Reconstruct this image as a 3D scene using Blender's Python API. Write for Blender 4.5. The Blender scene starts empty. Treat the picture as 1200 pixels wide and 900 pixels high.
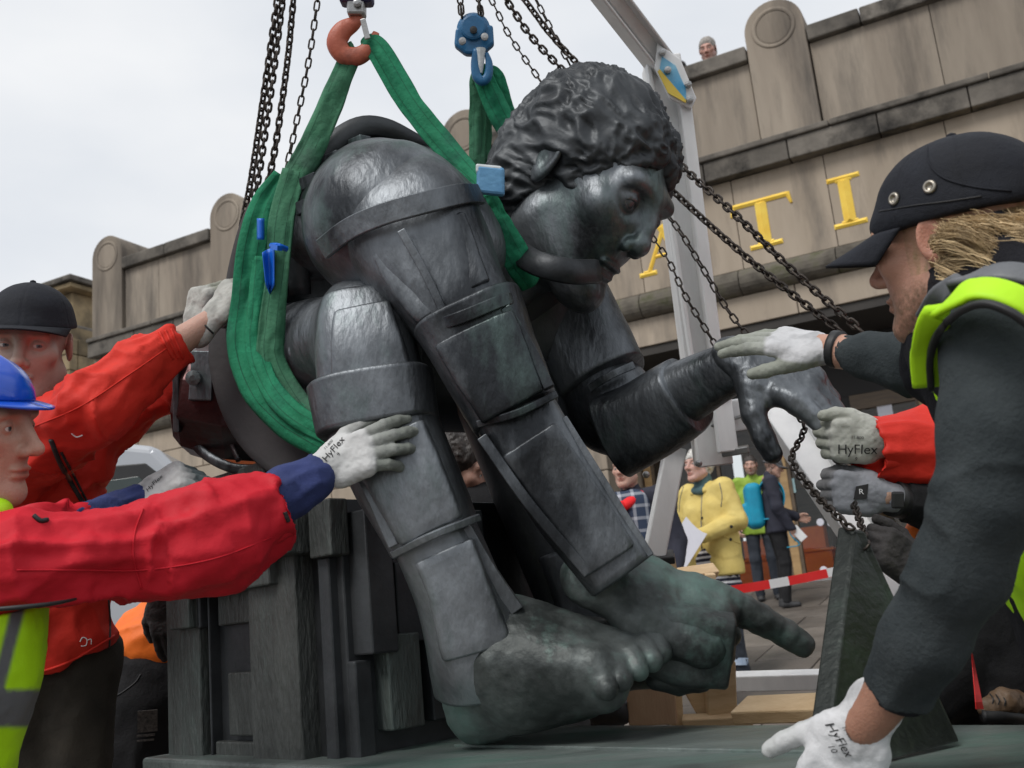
import bpy, math, random
import numpy as np
from mathutils import Vector, Matrix
from mathutils.bvhtree import BVHTree
random.seed(7); np.random.seed(7)
S = bpy.context.scene
COL = S.collection
# ---------------------------------------------------------------- camera
FPX = 1200.0
ROLL, PITCH = math.radians(5.472), math.radians(13.145)
CF = np.array([0, math.cos(PITCH), math.sin(PITCH)])
_u0 = np.array([0, -math.sin(PITCH), math.cos(PITCH)]); _r0 = np.array([1., 0, 0])
CR = math.cos(ROLL)*_r0 - math.sin(ROLL)*_u0
CU = math.sin(ROLL)*_r0 + math.cos(ROLL)*_u0
CC = np.array([0, 0, .75])
cam = bpy.data.cameras.new('camera'); camo = bpy.data.objects.new('camera', cam); COL.objects.link(camo)
cam.lens = 36; cam.sensor_width = 36; cam.clip_start = .05; cam.clip_end = 4000
camo.matrix_world = Matrix(((CR[0], CU[0], -CF[0], CC[0]), (CR[1], CU[1], -CF[1], CC[1]), (CR[2], CU[2], -CF[2], CC[2]), (0, 0, 0, 1)))
cam.dof.use_dof = True; cam.dof.focus_distance = 2.1; cam.dof.aperture_fstop = 8
S.camera = camo
S.view_settings.view_transform = 'Standard'; S.view_settings.look = 'None'
S.view_settings.exposure = 0.45; S.view_settings.gamma = 1
# ---------------------------------------------------------------- sky and sun (overcast)
SUN_EL, SUN_AZ = math.radians(52), math.radians(-140)   # azimuth from +Y towards +X
W = bpy.data.worlds.new('World'); S.world = W; W.use_nodes = True
nt = W.node_tree; nt.nodes.clear()
def _n(t, **k):
    n = nt.nodes.new(t)
    for a, b in k.items(): setattr(n, a, b)
    return n
sky = _n('ShaderNodeTexSky', sky_type='NISHITA', sun_disc=False, sun_elevation=SUN_EL, sun_rotation=SUN_AZ)
bg1 = _n('ShaderNodeBackground'); bg1.inputs[1].default_value = .1
nt.links.new(sky.outputs[0], bg1.inputs[0])
tc = _n('ShaderNodeTexCoord'); mp = _n('ShaderNodeMapping'); mp.inputs['Scale'].default_value = (1, 1, 2.2)
no = _n('ShaderNodeTexNoise'); no.inputs['Scale'].default_value = 1.7; no.inputs['Detail'].default_value = 5; no.inputs['Roughness'].default_value = .5
nt.links.new(tc.outputs['Generated'], mp.inputs[0]); nt.links.new(mp.outputs[0], no.inputs[0])
cr = _n('ShaderNodeValToRGB'); cr.color_ramp.elements[0].position = .33; cr.color_ramp.elements[1].position = .66
cr.color_ramp.elements[0].color = (.50, .535, .585, 1); cr.color_ramp.elements[1].color = (.70, .707, .715, 1)
nt.links.new(no.outputs['Fac'], cr.inputs[0])
bg2 = _n('ShaderNodeBackground'); bg2.inputs[1].default_value = 1.0
nt.links.new(cr.outputs[0], bg2.inputs[0])
mx = _n('ShaderNodeMixShader'); mx.inputs[0].default_value = .93
nt.links.new(bg1.outputs[0], mx.inputs[1]); nt.links.new(bg2.outputs[0], mx.inputs[2])
wo = _n('ShaderNodeOutputWorld'); nt.links.new(mx.outputs[0], wo.inputs[0])
sl = bpy.data.lights.new('sun', 'SUN'); sl.energy = 1.5; sl.angle = math.radians(25); sl.color = (1, .97, .93)
so = bpy.data.objects.new('sun', sl); COL.objects.link(so)
_sd = Vector((math.sin(SUN_AZ)*math.cos(SUN_EL), math.cos(SUN_AZ)*math.cos(SUN_EL), math.sin(SUN_EL)))
so.rotation_euler = _sd.to_track_quat('Z', 'Y').to_euler()
# ---------------------------------------------------------------- geometry helpers
def A3(v): return np.array(v, float)
def nz(v): v = A3(v); return v/np.linalg.norm(v)
def ray(px, py): return CF + (px-600)/FPX*CR + (450-py)/FPX*CU
def P(px, py, d): return CC + d*ray(px, py)
def V_(v): return Vector((float(v[0]), float(v[1]), float(v[2])))
def frame(f, u):            # columns right, forward, up
    f = nz(f); u = A3(u); u = nz(u - f*(u@f)); return np.stack([np.cross(f, u), f, u], 1)
def rotz(a): c, s = math.cos(a), math.sin(a); return np.array([[c, -s, 0], [s, c, 0], [0, 0, 1.]])
def axrot(ax, a):
    ax = nz(ax); K = np.array([[0, -ax[2], ax[1]], [ax[2], 0, -ax[0]], [-ax[1], ax[0], 0]])
    return np.eye(3) + math.sin(a)*K + (1-math.cos(a))*K@K
def _h(i, j, k, s):
    n = (i*374761393 + j*668265263 + k*2147483647 + s*144269) & 0xffffffff
    n = ((n ^ (n >> 13))*1274126177) & 0xffffffff
    return ((n ^ (n >> 16)) & 0xffff)/32767.5 - 1
def vnoise(p, s=0):
    p = np.asarray(p, float); i = np.floor(p).astype(np.int64); f = p - i; f = f*f*(3-2*f)
    x, y, z = i.T; a, b, c = f.T; r = 0
    for dx in (0, 1):
        for dy in (0, 1):
            for dz in (0, 1):
                w = (a if dx else 1-a)*(b if dy else 1-b)*(c if dz else 1-c)
                r = r + w*_h(x+dx, y+dy, z+dz, s)
    return r
def fbm(p, o=4, s=0):
    r = 0; a = 1; q = np.asarray(p, float)
    for k in range(o): r = r + a*vnoise(q*2**k, s+k); a *= .5
    return r
def crom(pts, n):           # catmull-rom resample, pts (k,m) -> (n,m)
    p = np.asarray(pts, float)
    if len(p) == 2: t = np.linspace(0, 1, n)[:, None]; return p[0]*(1-t)+p[1]*t
    q = np.vstack([2*p[0]-p[1], p, 2*p[-1]-p[-2]]); t = np.linspace(0, len(p)-1-1e-6, n); i = t.astype(int); f = (t-i)[:, None]
    a, b, c, d = q[i], q[i+1], q[i+2], q[i+3]
    return .5*(2*b + (c-a)*f + (2*a-5*b+4*c-d)*f**2 + (3*b-a-3*c+d)*f**3)
# ---------------------------------------------------------------- objects
def tag(o, label=None, cat=None, group=None, kind=None):
    for k, v in (('label', label), ('category', cat), ('group', group), ('kind', kind)):
        if v: o[k] = v
    return o
def thing(name, label, cat, loc, group=None):
    o = bpy.data.objects.new(name, None); COL.objects.link(o); o.location = V_(loc); o.empty_display_size = .1
    return tag(o, label, cat, group)
def root(o):
    while o.parent: o = o.parent
    return o
def mk(name, V, F, mat, smooth=False, cols=None):
    me = bpy.data.meshes.new(name)
    V = np.asarray(V, float)
    if isinstance(F, np.ndarray):
        n, k = F.shape
        me.vertices.add(len(V)); me.vertices.foreach_set('co', V.astype(np.float32).ravel())
        me.loops.add(n*k); me.loops.foreach_set('vertex_index', F.astype(np.int32).ravel())
        me.polygons.add(n); me.polygons.foreach_set('loop_start', np.arange(0, n*k, k, dtype=np.int32))
        me.update(calc_edges=True); me.validate()
    else:
        me.from_pydata([tuple(v) for v in V], [], F)
        me.validate()
    for m in (mat if isinstance(mat, (list, tuple)) else [mat]): me.materials.append(m)
    if smooth: me.polygons.foreach_set('use_smooth', [True]*len(me.polygons))
    if cols is not None:
        ca = me.color_attributes.new('Col', 'FLOAT_COLOR', 'POINT')
        ca.data.foreach_set('color', np.concatenate([cols, np.ones((len(cols), 1))], 1).astype(np.float32).ravel())
    me.update()
    return me
def part(name, VF, mat, parent=None, smooth=False, bevel=0, cols=None, label=None, cat=None, group=None, kind=None, seg=2):
    V, F = VF; V = np.asarray(V, float)
    if parent is None: org = np.array([(V[:, 0].min()+V[:, 0].max())/2, (V[:, 1].min()+V[:, 1].max())/2, V[:, 2].min()])
    else: org = A3(root(parent).location)
    me = mk(name, V-org, F, mat, smooth, cols)
    o = bpy.data.objects.new(name, me); COL.objects.link(o)
    if parent is None: o.location = V_(org)
    else: o.parent = parent
    if bevel:
        b = o.modifiers.new('bevel', 'BEVEL'); b.width = bevel; b.segments = seg; b.limit_method = 'ANGLE'; b.angle_limit = .6
        b.harden_normals = False
    return tag(o, label, cat, group, kind)
def join(*vfs):
    V, F, n = [], [], 0
    for v, f in vfs:
        V.append(np.asarray(v, float)); F += [[int(i)+n for i in q] for q in f]; n += len(v)
    return np.vstack(V), F
def box(c, h, R=np.eye(3)):
    c = A3(c); s = np.array([[x, y, z] for x in (-1, 1) for y in (-1, 1) for z in (-1, 1)], float)
    return c + (s*A3(h))@np.asarray(R).T, [[0, 1, 3, 2], [4, 6, 7, 5], [0, 4, 5, 1], [2, 3, 7, 6], [0, 2, 6, 4], [1, 5, 7, 3]]
def beam(a, b, w, t, up):   # box from a to b; w across, t along up
    a, b = A3(a), A3(b); f = b-a; R = frame(f, up); return box((a+b)/2, (w/2, np.linalg.norm(f)/2, t/2), R)
def prism(poly, d0, d1, fr):  # poly 2-D in frame columns (x,z), extruded along y column; fr=(origin,R)
    o, R = fr; n = len(poly); V = []
    for d in (d0, d1): V += [A3(o) + R[:, 0]*p[0] + R[:, 2]*p[1] + R[:, 1]*d for p in poly]
    F = [list(range(n)), list(range(2*n-1, n-1, -1))] + [[i, i+n, (i+1) % n+n, (i+1) % n] for i in range(n)]
    return np.array(V), F
def tube(pts, rad, seg=12, n=None, ratio=1., exp=2., hint=None, cap=True, rim=0, fold=None):
    p = np.asarray(pts, float); rad = np.broadcast_to(np.asarray(rad, float).reshape(-1), (len(p),))
    q = np.column_stack([p, rad]); q = crom(q, n) if n else q
    c, r = q[:, :3], q[:, 3]; T = np.gradient(c, axis=0); T /= np.linalg.norm(T, axis=1)[:, None]
    if rim:                 # short bevel at each end
        c = np.vstack([c[0], c[0]+T[0]*rim, c[1:-1], c[-1]-T[-1]*rim, c[-1]]); T = np.vstack([T[0], T[0], T[1:-1], T[-1], T[-1]])
        r = np.concatenate([[r[0]-rim], [r[0]], r[1:-1], [r[-1]], [r[-1]-rim]])
    a = np.linspace(0, 2*math.pi, seg, endpoint=False); ca, sa = np.cos(a), np.sin(a)
    ca = np.sign(ca)*np.abs(ca)**(2/exp); sa = np.sign(sa)*np.abs(sa)**(2/exp)
    V = []; X = None
    for i in range(len(c)):
        if hint is not None: h = np.asarray(hint); h = h if h.ndim == 1 else h[min(i, len(h)-1)]; X = nz(np.cross(T[i], h))
        elif X is None: X = nz(np.cross(T[i], [0.31, .2, .93] if abs(T[i][2]) < .9 else [1, 0, 0]))
        else: X = nz(X - T[i]*(X@T[i]))
        Y = np.cross(X, T[i]); rr = r[i] if fold is None else r[i]*fold(i/(len(c)-1), a)[:, None]
        V.append(c[i] + (ca[:, None]*X + ratio*sa[:, None]*Y)*rr)
    m = len(c); V = np.vstack(V); F = []
    for i in range(m-1):
        for j in range(seg):
            k = (j+1) % seg; F.append([i*seg+j, i*seg+k, (i+1)*seg+k, (i+1)*seg+j])
    if cap: F += [list(range(seg))[::-1], list(range((m-1)*seg, m*seg))]
    return V, F
def grid(fn, nu, nv, thick=0, closed=False):   # fn(u,v)->(pos) arrays
    u, v = np.meshgrid(np.linspace(0, 1, nu), np.linspace(0, 1, nv), indexing='ij')
    p = fn(u.ravel(), v.ravel()); F = [[i*nv+j, (i+1)*nv+j, (i+1)*nv+j+1, i*nv+j+1] for i in range(nu-1) for j in range(nv-1)]
    if not thick: return p, F
    N = vnorm(p, F); n = nu*nv
    G = [[a+n for a in f[::-1]] for f in F]
    bd = [i*nv for i in range(nu)] + [(nu-1)*nv+j for j in range(1, nv)] + [i*nv+nv-1 for i in range(nu-2, -1, -1)] + [j for j in range(nv-2, 0, -1)]
    return np.vstack([p, p-N*thick]), F + G + [[bd[i], bd[i]+n, bd[(i+1) % len(bd)]+n, bd[(i+1) % len(bd)]] for i in range(len(bd))]
def vnorm(V, F):
    F = np.asarray(F); a = np.cross(V[F[:, 2]]-V[F[:, 0]], V[F[:, 3]]-V[F[:, 1]])
    N = np.zeros_like(V)
    for k in range(4): np.add.at(N, F[:, k], a)
    l = np.linalg.norm(N, axis=1); l[l == 0] = 1; return N/l[:, None]
def lathe(prof, fr, seg=24):   # prof [(r,h)], axis = frame column 2
    o, R = fr; V = []
    for r, h in prof:
        for k in range(seg):
            a = 2*math.pi*k/seg; V.append(A3(o) + R[:, 0]*r*math.cos(a) + R[:, 1]*r*math.sin(a) + R[:, 2]*h)
    m = len(prof); F = [[i*seg+j, i*seg+(j+1) % seg, (i+1)*seg+(j+1) % seg, (i+1)*seg+j] for i in range(m-1) for j in range(seg)]
    return np.array(V), F + [list(range(seg))[::-1], list(range((m-1)*seg, m*seg))]
# ---------------------------------------------------------------- smooth solids: signed distance blends meshed by surface nets
class Sdf:
    def __init__(s): s.ops = []
    def cap(s, a, b, ra, rb=None, k=.012, op='u', sq=None):
        a, b = A3(a), A3(b); rb = ra if rb is None else rb; m = max(ra, rb)
        lo, hi = np.minimum(a, b)-m, np.maximum(a, b)+m; ba = b-a; L2 = max(ba@ba, 1e-12)
        def f(X, Y, Z):
            x, y, z = X-a[0], Y-a[1], Z-a[2]; t = np.clip((x*ba[0]+y*ba[1]+z*ba[2])/L2, 0, 1)
            x, y, z = x-t*ba[0], y-t*ba[1], z-t*ba[2]
            if sq is not None:      # flatten along direction sq[0] by factor sq[1]
                n, g = sq; e = (x*n[0]+y*n[1]+z*n[2])*(g-1); x, y, z = x+e*n[0], y+e*n[1], z+e*n[2]
            return np.sqrt(x*x+y*y+z*z) - (ra+(rb-ra)*t)
        s.ops.append((op, f, lo, hi, k)); return s
    def chain(s, pts, rs, k=.012, **kw):
        for i in range(len(pts)-1): s.cap(pts[i], pts[i+1], rs[i], rs[i+1], k=k, **kw)
        return s
    def ell(s, c, r, R=None, k=.012, op='u'):
        c, r = A3(c), A3(r); R = np.eye(3) if R is None else R; m = r.max()
        def f(X, Y, Z):
            x, y, z = X-c[0], Y-c[1], Z-c[2]
            a, b, d = (R[0, i]*x+R[1, i]*y+R[2, i]*z for i in range(3))
            k0 = np.sqrt((a/r[0])**2+(b/r[1])**2+(d/r[2])**2); k1 = np.sqrt((a/r[0]**2)**2+(b/r[1]**2)**2+(d/r[2]**2)**2)+1e-9
            return k0*(k0-1)/k1
        s.ops.append((op, f, c-m, c+m, k)); return s
    def box(s, c, h, R=None, rd=.005, k=.01, op='u'):
        c, h = A3(c), A3(h); R = np.eye(3) if R is None else R; m = np.linalg.norm(h)
        def f(X, Y, Z):
            x, y, z = X-c[0], Y-c[1], Z-c[2]
            q = [np.abs(R[0, i]*x+R[1, i]*y+R[2, i]*z)-h[i]+rd for i in range(3)]
            o = np.sqrt(sum(np.maximum(a, 0)**2 for a in q)); return o+np.minimum(np.maximum(np.maximum(q[0], q[1]), q[2]), 0)-rd
        s.ops.append((op, f, c-m, c+m, k)); return s
    def mesh(s, h):
        us = [o for o in s.ops if o[0] == 'u']
        lo = np.min([o[2] for o in us], 0)-3*h; hi = np.max([o[3] for o in us], 0)+3*h
        n = np.ceil((hi-lo)/h).astype(int)+1
        ax = [lo[i]+h*np.arange(n[i]) for i in range(3)]
        V = np.full(n, .2, np.float32)
        for op, f, a, b, k in s.ops:
            i0 = np.clip(np.floor((a-k-2*h-lo)/h).astype(int), 0, n); i1 = np.clip(np.ceil((b+k+2*h-lo)/h).astype(int)+1, 0, n)
            if (i1 <= i0).any(): continue
            sl = tuple(slice(i0[j], i1[j]) for j in range(3))
            d = f(ax[0][sl[0]][:, None, None], ax[1][sl[1]][None, :, None], ax[2][sl[2]][None, None, :]); v = V[sl]; k = max(k, 1e-6)
            if op == 'u': w = np.clip(.5+.5*(v-d)/k, 0, 1); V[sl] = v*(1-w)+d*w-k*w*(1-w)
            elif op == 's': d = -d; w = np.clip(.5+.5*(d-v)/k, 0, 1); V[sl] = v*(1-w)+d*w+k*w*(1-w)
        return nets(V, lo, h)
def nets(V, lo, h):
    n = np.array(V.shape); ins = V < 0; cs = n-1
    acc = np.zeros((*cs, 3), np.float32); cnt = np.zeros(cs, np.float32); quads = []
    for ax in range(3):
        b, c = (ax+1) % 3, (ax+2) % 3
        A = np.moveaxis(V, (ax, b, c), (0, 1, 2)); I = np.moveaxis(ins, (ax, b, c), (0, 1, 2))
        cr = I[:-1] != I[1:]; i, j, k = np.nonzero(cr); a0, a1 = A[i, j, k], A[i+1, j, k]; t = a0/(a0-a1); s0 = I[i, j, k]
        pos = np.zeros((len(i), 3), np.float32); pos[:, ax] = i+t; pos[:, b] = j; pos[:, c] = k
        ids = []
        for dj, dk in ((-1, -1), (0, -1), (0, 0), (-1, 0)):
            q = np.zeros((len(i), 3), int); q[:, ax] = i; q[:, b] = j+dj; q[:, c] = k+dk
            ok = ((q >= 0) & (q < cs)).all(1); qq = q[ok]
            np.add.at(acc, tuple(qq.T), pos[ok]); np.add.at(cnt, tuple(qq.T), 1); ids.append(np.ravel_multi_index(np.clip(q, 0, cs-1).T, cs))
        Q = np.stack(ids, 1); Q[~s0] = Q[~s0][:, ::-1]; quads.append(Q)
    Q = np.vstack(quads); m = cnt.ravel() > 0; idx = np.cumsum(m)-1
    P_ = acc.reshape(-1, 3)[m]/cnt.ravel()[m][:, None]
    return lo+P_*h, idx[Q]
def polyco(V, lines):       # nearest polyline: arc position, radial unit vector, line id
    best = np.full(len(V), 9e9); s = np.zeros(len(V)); u = np.zeros_like(V); wid = np.zeros(len(V), int)
    for li, L in enumerate(lines):
        off = 0
        for a, b in zip(L[:-1], L[1:]):
            a, b = A3(a), A3(b); ba = b-a; l = np.linalg.norm(ba); t = np.clip((V-a)@ba/(l*l), 0, 1); q = V-a-t[:, None]*ba; d = (q*q).sum(1); m = d < best
            best[m] = d[m]; s[m] = off+t[m]*l; u[m] = q[m]; wid[m] = li; off += l
    return s, u/(np.linalg.norm(u, axis=1)[:, None]+1e-9), wid, np.sqrt(best)
def wrinkle(V, F, lines, amp=.006, fs=14, fr=1.0, seed=0, big=.4):
    N = vnorm(V, F); s, u, wid, r = polyco(V, lines)
    q = np.column_stack([s*fs, u[:, 0]*fr+wid*7.3, u[:, 1]*fr+u[:, 2]*fr*.7]); q[:, 0] += .9*vnoise(V*9, seed+5)
    rd = 1-np.abs(vnoise(q, seed)*1.6); rd = np.clip(rd, -.4, 1); rd = np.where(rd > 0, .45*rd+.75*np.maximum(rd, 0)**3, rd)
    rd2 = 1-np.abs(vnoise(np.column_stack([s*fs*.5+3, u[:, 2]*fr*1.5, u[:, 0]*fr*1.5]), seed+9)*1.5)
    return V + N*(amp*(rd*.6+rd2*.7-.75)+amp*big*fbm(V*16, 3, seed+2))[:, None]
# ---------------------------------------------------------------- materials
def nodes(name):
    m = bpy.data.materials.new(name); m.use_nodes = True; t = m.node_tree; return m, t, t.nodes['Principled BSDF']
def mat(name, c1, c2=None, scale=8, rough=.6, metal=0, bump=0, bscale=60, detail=6, stretch=(1, 1, 1), rnd=0, c3=None, s3=2.5, lim3=(.52, .66), attr=False, sss=0, coat=0, spec=.5, ramp=(.33, .68), rv=.12):
    m, t, p = nodes(name); L = t.links.new; c2 = c2 or c1
    tc = t.nodes.new('ShaderNodeTexCoord'); mp = t.nodes.new('ShaderNodeMapping'); mp.inputs['Scale'].default_value = stretch; L(tc.outputs['Object'], mp.inputs[0])
    n = t.nodes.new('ShaderNodeTexNoise'); n.inputs['Scale'].default_value = scale; n.inputs['Detail'].default_value = detail; n.inputs['Roughness'].default_value = .62; L(mp.outputs[0], n.inputs[0])
    r = t.nodes.new('ShaderNodeValToRGB'); r.color_ramp.elements[0].position = ramp[0]; r.color_ramp.elements[1].position = ramp[1]
    r.color_ramp.elements[0].color = (*c1, 1); r.color_ramp.elements[1].color = (*c2, 1); L(n.outputs['Fac'], r.inputs[0]); col = r.outputs[0]
    if c3:
        n3 = t.nodes.new('ShaderNodeTexNoise'); n3.inputs['Scale'].default_value = s3; n3.inputs['Detail'].default_value = 7; n3.inputs['Roughness'].default_value = .65; L(mp.outputs[0], n3.inputs[0])
        r3 = t.nodes.new('ShaderNodeMapRange'); r3.inputs[1].default_value, r3.inputs[2].default_value = lim3; L(n3.outputs['Fac'], r3.inputs[0])
        x = t.nodes.new('ShaderNodeMix'); x.data_type = 'RGBA'; L(r3.outputs[0], x.inputs[0]); L(col, x.inputs[6]); x.inputs[7].default_value = (*c3, 1); col = x.outputs[2]
    if attr:
        at = t.nodes.new('ShaderNodeAttribute'); at.attribute_name = 'Col'
        x = t.nodes.new('ShaderNodeMix'); x.data_type = 'RGBA'; x.blend_type = 'MULTIPLY'; x.inputs[0].default_value = 1; L(at.outputs[0], x.inputs[6]); L(col, x.inputs[7]); col = x.outputs[2]
    if rnd:
        oi = t.nodes.new('ShaderNodeObjectInfo'); mr = t.nodes.new('ShaderNodeMapRange'); mr.inputs[3].default_value = 1-rnd; mr.inputs[4].default_value = 1+rnd; L(oi.outputs['Random'], mr.inputs[0])
        x = t.nodes.new('ShaderNodeMix'); x.data_type = 'RGBA'; x.blend_type = 'MULTIPLY'; x.inputs[0].default_value = 1; L(col, x.inputs[6]); L(mr.outputs[0], x.inputs[7]); col = x.outputs[2]
    L(col, p.inputs['Base Color'])
    p.inputs['Metallic'].default_value = metal; p.inputs['Specular IOR Level'].default_value = spec
    rr = t.nodes.new('ShaderNodeMapRange'); rr.inputs[3].default_value = max(.04, rough-rv); rr.inputs[4].default_value = min(1, rough+rv); L(n.outputs['Fac'], rr.inputs[0]); L(rr.outputs[0], p.inputs['Roughness'])
    if bump:
        b = t.nodes.new('ShaderNodeTexNoise'); b.inputs['Scale'].default_value = bscale; b.inputs['Detail'].default_value = 8; L(mp.outputs[0], b.inputs[0])
        bp = t.nodes.new('ShaderNodeBump'); bp.inputs['Strength'].default_value = bump; bp.inputs['Distance'].default_value = .01; L(b.outputs['Fac'], bp.inputs['Height']); L(bp.outputs[0], p.inputs['Normal'])
    if sss: p.inputs['Subsurface Weight'].default_value = sss; p.inputs['Subsurface Radius'].default_value = (.012, .005, .003); p.inputs['Subsurface Scale'].default_value = 1
    if coat: p.inputs['Coat Weight'].default_value = coat; p.inputs['Coat Roughness'].default_value = .12
    return m
def weave(m, scale, strength=.25):      # fine fabric or knit relief on top of a material
    t = m.node_tree; p = t.nodes['Principled BSDF']; L = t.links.new
    tc = t.nodes.new('ShaderNodeTexCoord'); w = t.nodes.new('ShaderNodeTexVoronoi'); w.inputs['Scale'].default_value = scale; L(tc.outputs['Object'], w.inputs[0])
    bp = t.nodes.new('ShaderNodeBump'); bp.inputs['Strength'].default_value = strength; bp.inputs['Distance'].default_value = .002; L(w.outputs['Distance'], bp.inputs['Height'])
    old = [l for l in t.links if l.to_socket == p.inputs['Normal']]
    if old: L(old[0].from_socket, bp.inputs['Normal'])
    L(bp.outputs[0], p.inputs['Normal']); return m
M = {}
M['bronze'] = mat('bronze', (.028, .031, .035), (.25, .27, .29), 4.2, .43, .72, .25, 85, 10, c3=(.10, .145, .135), s3=5, lim3=(.54, .72), rv=.2, ramp=(.40, .66), stretch=(1, 1, .42))
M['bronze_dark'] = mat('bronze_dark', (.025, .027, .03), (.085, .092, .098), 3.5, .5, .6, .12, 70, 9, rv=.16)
M['bronze_green'] = mat('bronze_green', (.035, .041, .040), (.17, .192, .188), 4.5, .52, .45, .22, 60, 9, c3=(.15, .25, .22), s3=5, lim3=(.47, .68), rv=.15, ramp=(.40, .63))
M['bronze_wedge'] = mat('bronze_wedge', (.016, .019, .017), (.04, .047, .042), 4, .45, .45, .35, 60, 9, c3=(.05, .075, .06), s3=4, lim3=(.5, .7), rv=.15)
M['bronze_plinth'] = mat('bronze_plinth', (.04, .044, .042), (.098, .107, .102), 3, .52, .3, .6, 40, 9, stretch=(2.2, 2.2, .7), c3=(.11, .145, .135), s3=2, lim3=(.5, .7))
M['bronze_plate'] = mat('bronze_plate', (.07, .085, .081), (.195, .23, .218), 2.5, .42, .15, .3, 40, 9, stretch=(1, 2.5, 1), c3=(.10, .17, .145), s3=2.2, lim3=(.48, .68), rv=.15)
M['stone'] = mat('stone', (.215, .18, .145), (.37, .318, .258), 1.1, .9, 0, .35, 14, 9, rnd=.14, c3=(.075, .068, .062), s3=1.7, lim3=(.46, .72), stretch=(1, 1, .16), spec=.2)
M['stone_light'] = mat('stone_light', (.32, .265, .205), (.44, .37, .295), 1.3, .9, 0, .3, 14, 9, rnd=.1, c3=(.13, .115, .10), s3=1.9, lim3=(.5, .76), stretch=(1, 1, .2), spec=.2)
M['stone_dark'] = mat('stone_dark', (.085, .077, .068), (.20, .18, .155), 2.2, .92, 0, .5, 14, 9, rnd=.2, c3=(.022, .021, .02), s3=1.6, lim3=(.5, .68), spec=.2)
M['stone_moss'] = mat('stone_moss', (.07, .062, .052), (.19, .17, .14), 3, .95, 0, .9, 18, 9, c3=(.075, .078, .04), s3=3, lim3=(.52, .68), rnd=.1, spec=.2)
M['sandstone'] = mat('sandstone', (.2, .155, .095), (.42, .32, .19), 1.4, .9, 0, .3, 10, 9, rnd=.25, c3=(.07, .06, .05), s3=.9, lim3=(.5, .75), spec=.2)
M['gold'] = mat('gold', (.85, .52, .05), (.95, .68, .11), 5, .4, .15, .1, 60)
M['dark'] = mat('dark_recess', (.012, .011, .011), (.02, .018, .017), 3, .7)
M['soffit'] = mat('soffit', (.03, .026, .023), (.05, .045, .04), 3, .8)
M['wood_dark'] = mat('wood_dark', (.075, .05, .03), (.13, .09, .055), 3, .5, 0, .15, 40, stretch=(1, 1, 8))
M['pine'] = mat('pine', (.54, .37, .20), (.72, .54, .33), 5, .7, 0, .2, 50, 8, stretch=(1.5, 1.5, 7), rnd=.12)
M['plywood'] = mat('plywood', (.42, .27, .17), (.54, .37, .24), 4, .75, 0, .15, 40, 8, stretch=(4, 1, 1), rnd=.1)
M['alu'] = mat('aluminium', (.68, .68, .675), (.82, .82, .81), 9, .5, .15, .08, 80, stretch=(1, 1, .2))
M['steel'] = mat('steel', (.3, .3, .3), (.45, .45, .44), 9, .4, .9, .1, 80)
M['chain'] = mat('chain_iron', (.028, .023, .02), (.075, .06, .05), 30, .5, .7, .3, 150, rnd=.25)
M['sling'] = weave(mat('sling_green', (.01, .16, .075), (.02, .24, .12), 12, .8, 0, .3, 90, c3=(.015, .12, .07), s3=7, spec=.3), 900, .3)
M['sling_old'] = weave(mat('sling_faded', (.035, .15, .08), (.07, .21, .12), 10, .85, 0, .3, 90, c3=(.05, .12, .08), s3=6, spec=.3), 900, .3)
M['stripe'] = mat('sling_stripe', (.01, .05, .03), (.012, .07, .04), 30, .9)
M['rubber'] = mat('rubber_mat', (.033, .03, .031), (.058, .053, .055), 5, .8, 0, .15, 60, rnd=.08)
M['hook_red'] = mat('hook_red', (.38, .085, .045), (.5, .13, .07), 14, .5, 0, .2, 60, c3=(.2, .05, .03), s3=9)
M['blue_paint'] = mat('blue_paint', (.012, .10, .23), (.02, .15, .32), 10, .4, 0, .1, 60, c3=(.01, .05, .1), s3=8, lim3=(.58, .7))
M['purple_paint'] = mat('purple_paint', (.02, .017, .07), (.035, .03, .11), 10, .45)
M['blue_tie'] = mat('blue_tie', (.0, .09, .5), (.01, .16, .7), 12, .35)
M['blue_tape'] = mat('blue_tape', (.07, .22, .42), (.14, .34, .55), 14, .45, 0, .2, 60)
M['white_tape'] = mat('white_tape', (.5, .54, .55), (.66, .69, .7), 14, .5, 0, .2, 60)
M['skin'] = mat('skin', (.9, .88, .88), (1, 1, 1), 60, .45, 0, .2, 300, attr=True, sss=.12, spec=.4)
M['eye'] = mat('eye', (1, 1, 1), None, attr=True, rough=.12, rv=.02)
M['red_a'] = mat('red_shell', (.56, .021, .012), (.66, .034, .019), 6, .64, 0, .38, 28, spec=.28)
M['red_b'] = mat('crimson_shell', (.48, .007, .018), (.56, .012, .026), 6, .66, 0, .32, 26, spec=.28)
M['navy'] = weave(mat('navy_cotton', (.018, .03, .11), (.03, .045, .16), 12, .85, 0, .2, 120), 700, .3)
M['black_cloth'] = weave(mat('black_cloth', (.009, .009, .01), (.018, .018, .02), 10, .85, 0, .2, 120, spec=.3), 600, .3)
M['cap_cloth'] = weave(mat('cap_cloth', (.008, .009, .013), (.016, .018, .025), 10, .8, 0, .15, 120, spec=.3), 700, .35)
M['fleece'] = weave(mat('dark_fleece', (.027, .034, .037), (.05, .059, .062), 14, .95, 0, .3, 160, spec=.2), 800, .35)
M['hood'] = weave(mat('black_hoodie', (.010, .010, .013), (.018, .018, .022), 14, .95, 0, .3, 120, spec=.2), 600, .5)
M['brown_cloth'] = weave(mat('brown_trousers', (.022, .019, .015), (.042, .036, .028), 10, .9, 0, .2, 120, spec=.3), 600, .3)
M['lime'] = weave(mat('lime_vest', (.42, .78, .0), (.5, .88, .01), 10, .6, 0, .1, 80), 1200, .12)
M['orange'] = weave(mat('orange_vest', (.86, .15, .008), (.95, .20, .012), 10, .6, 0, .1, 80), 1200, .12)
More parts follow.
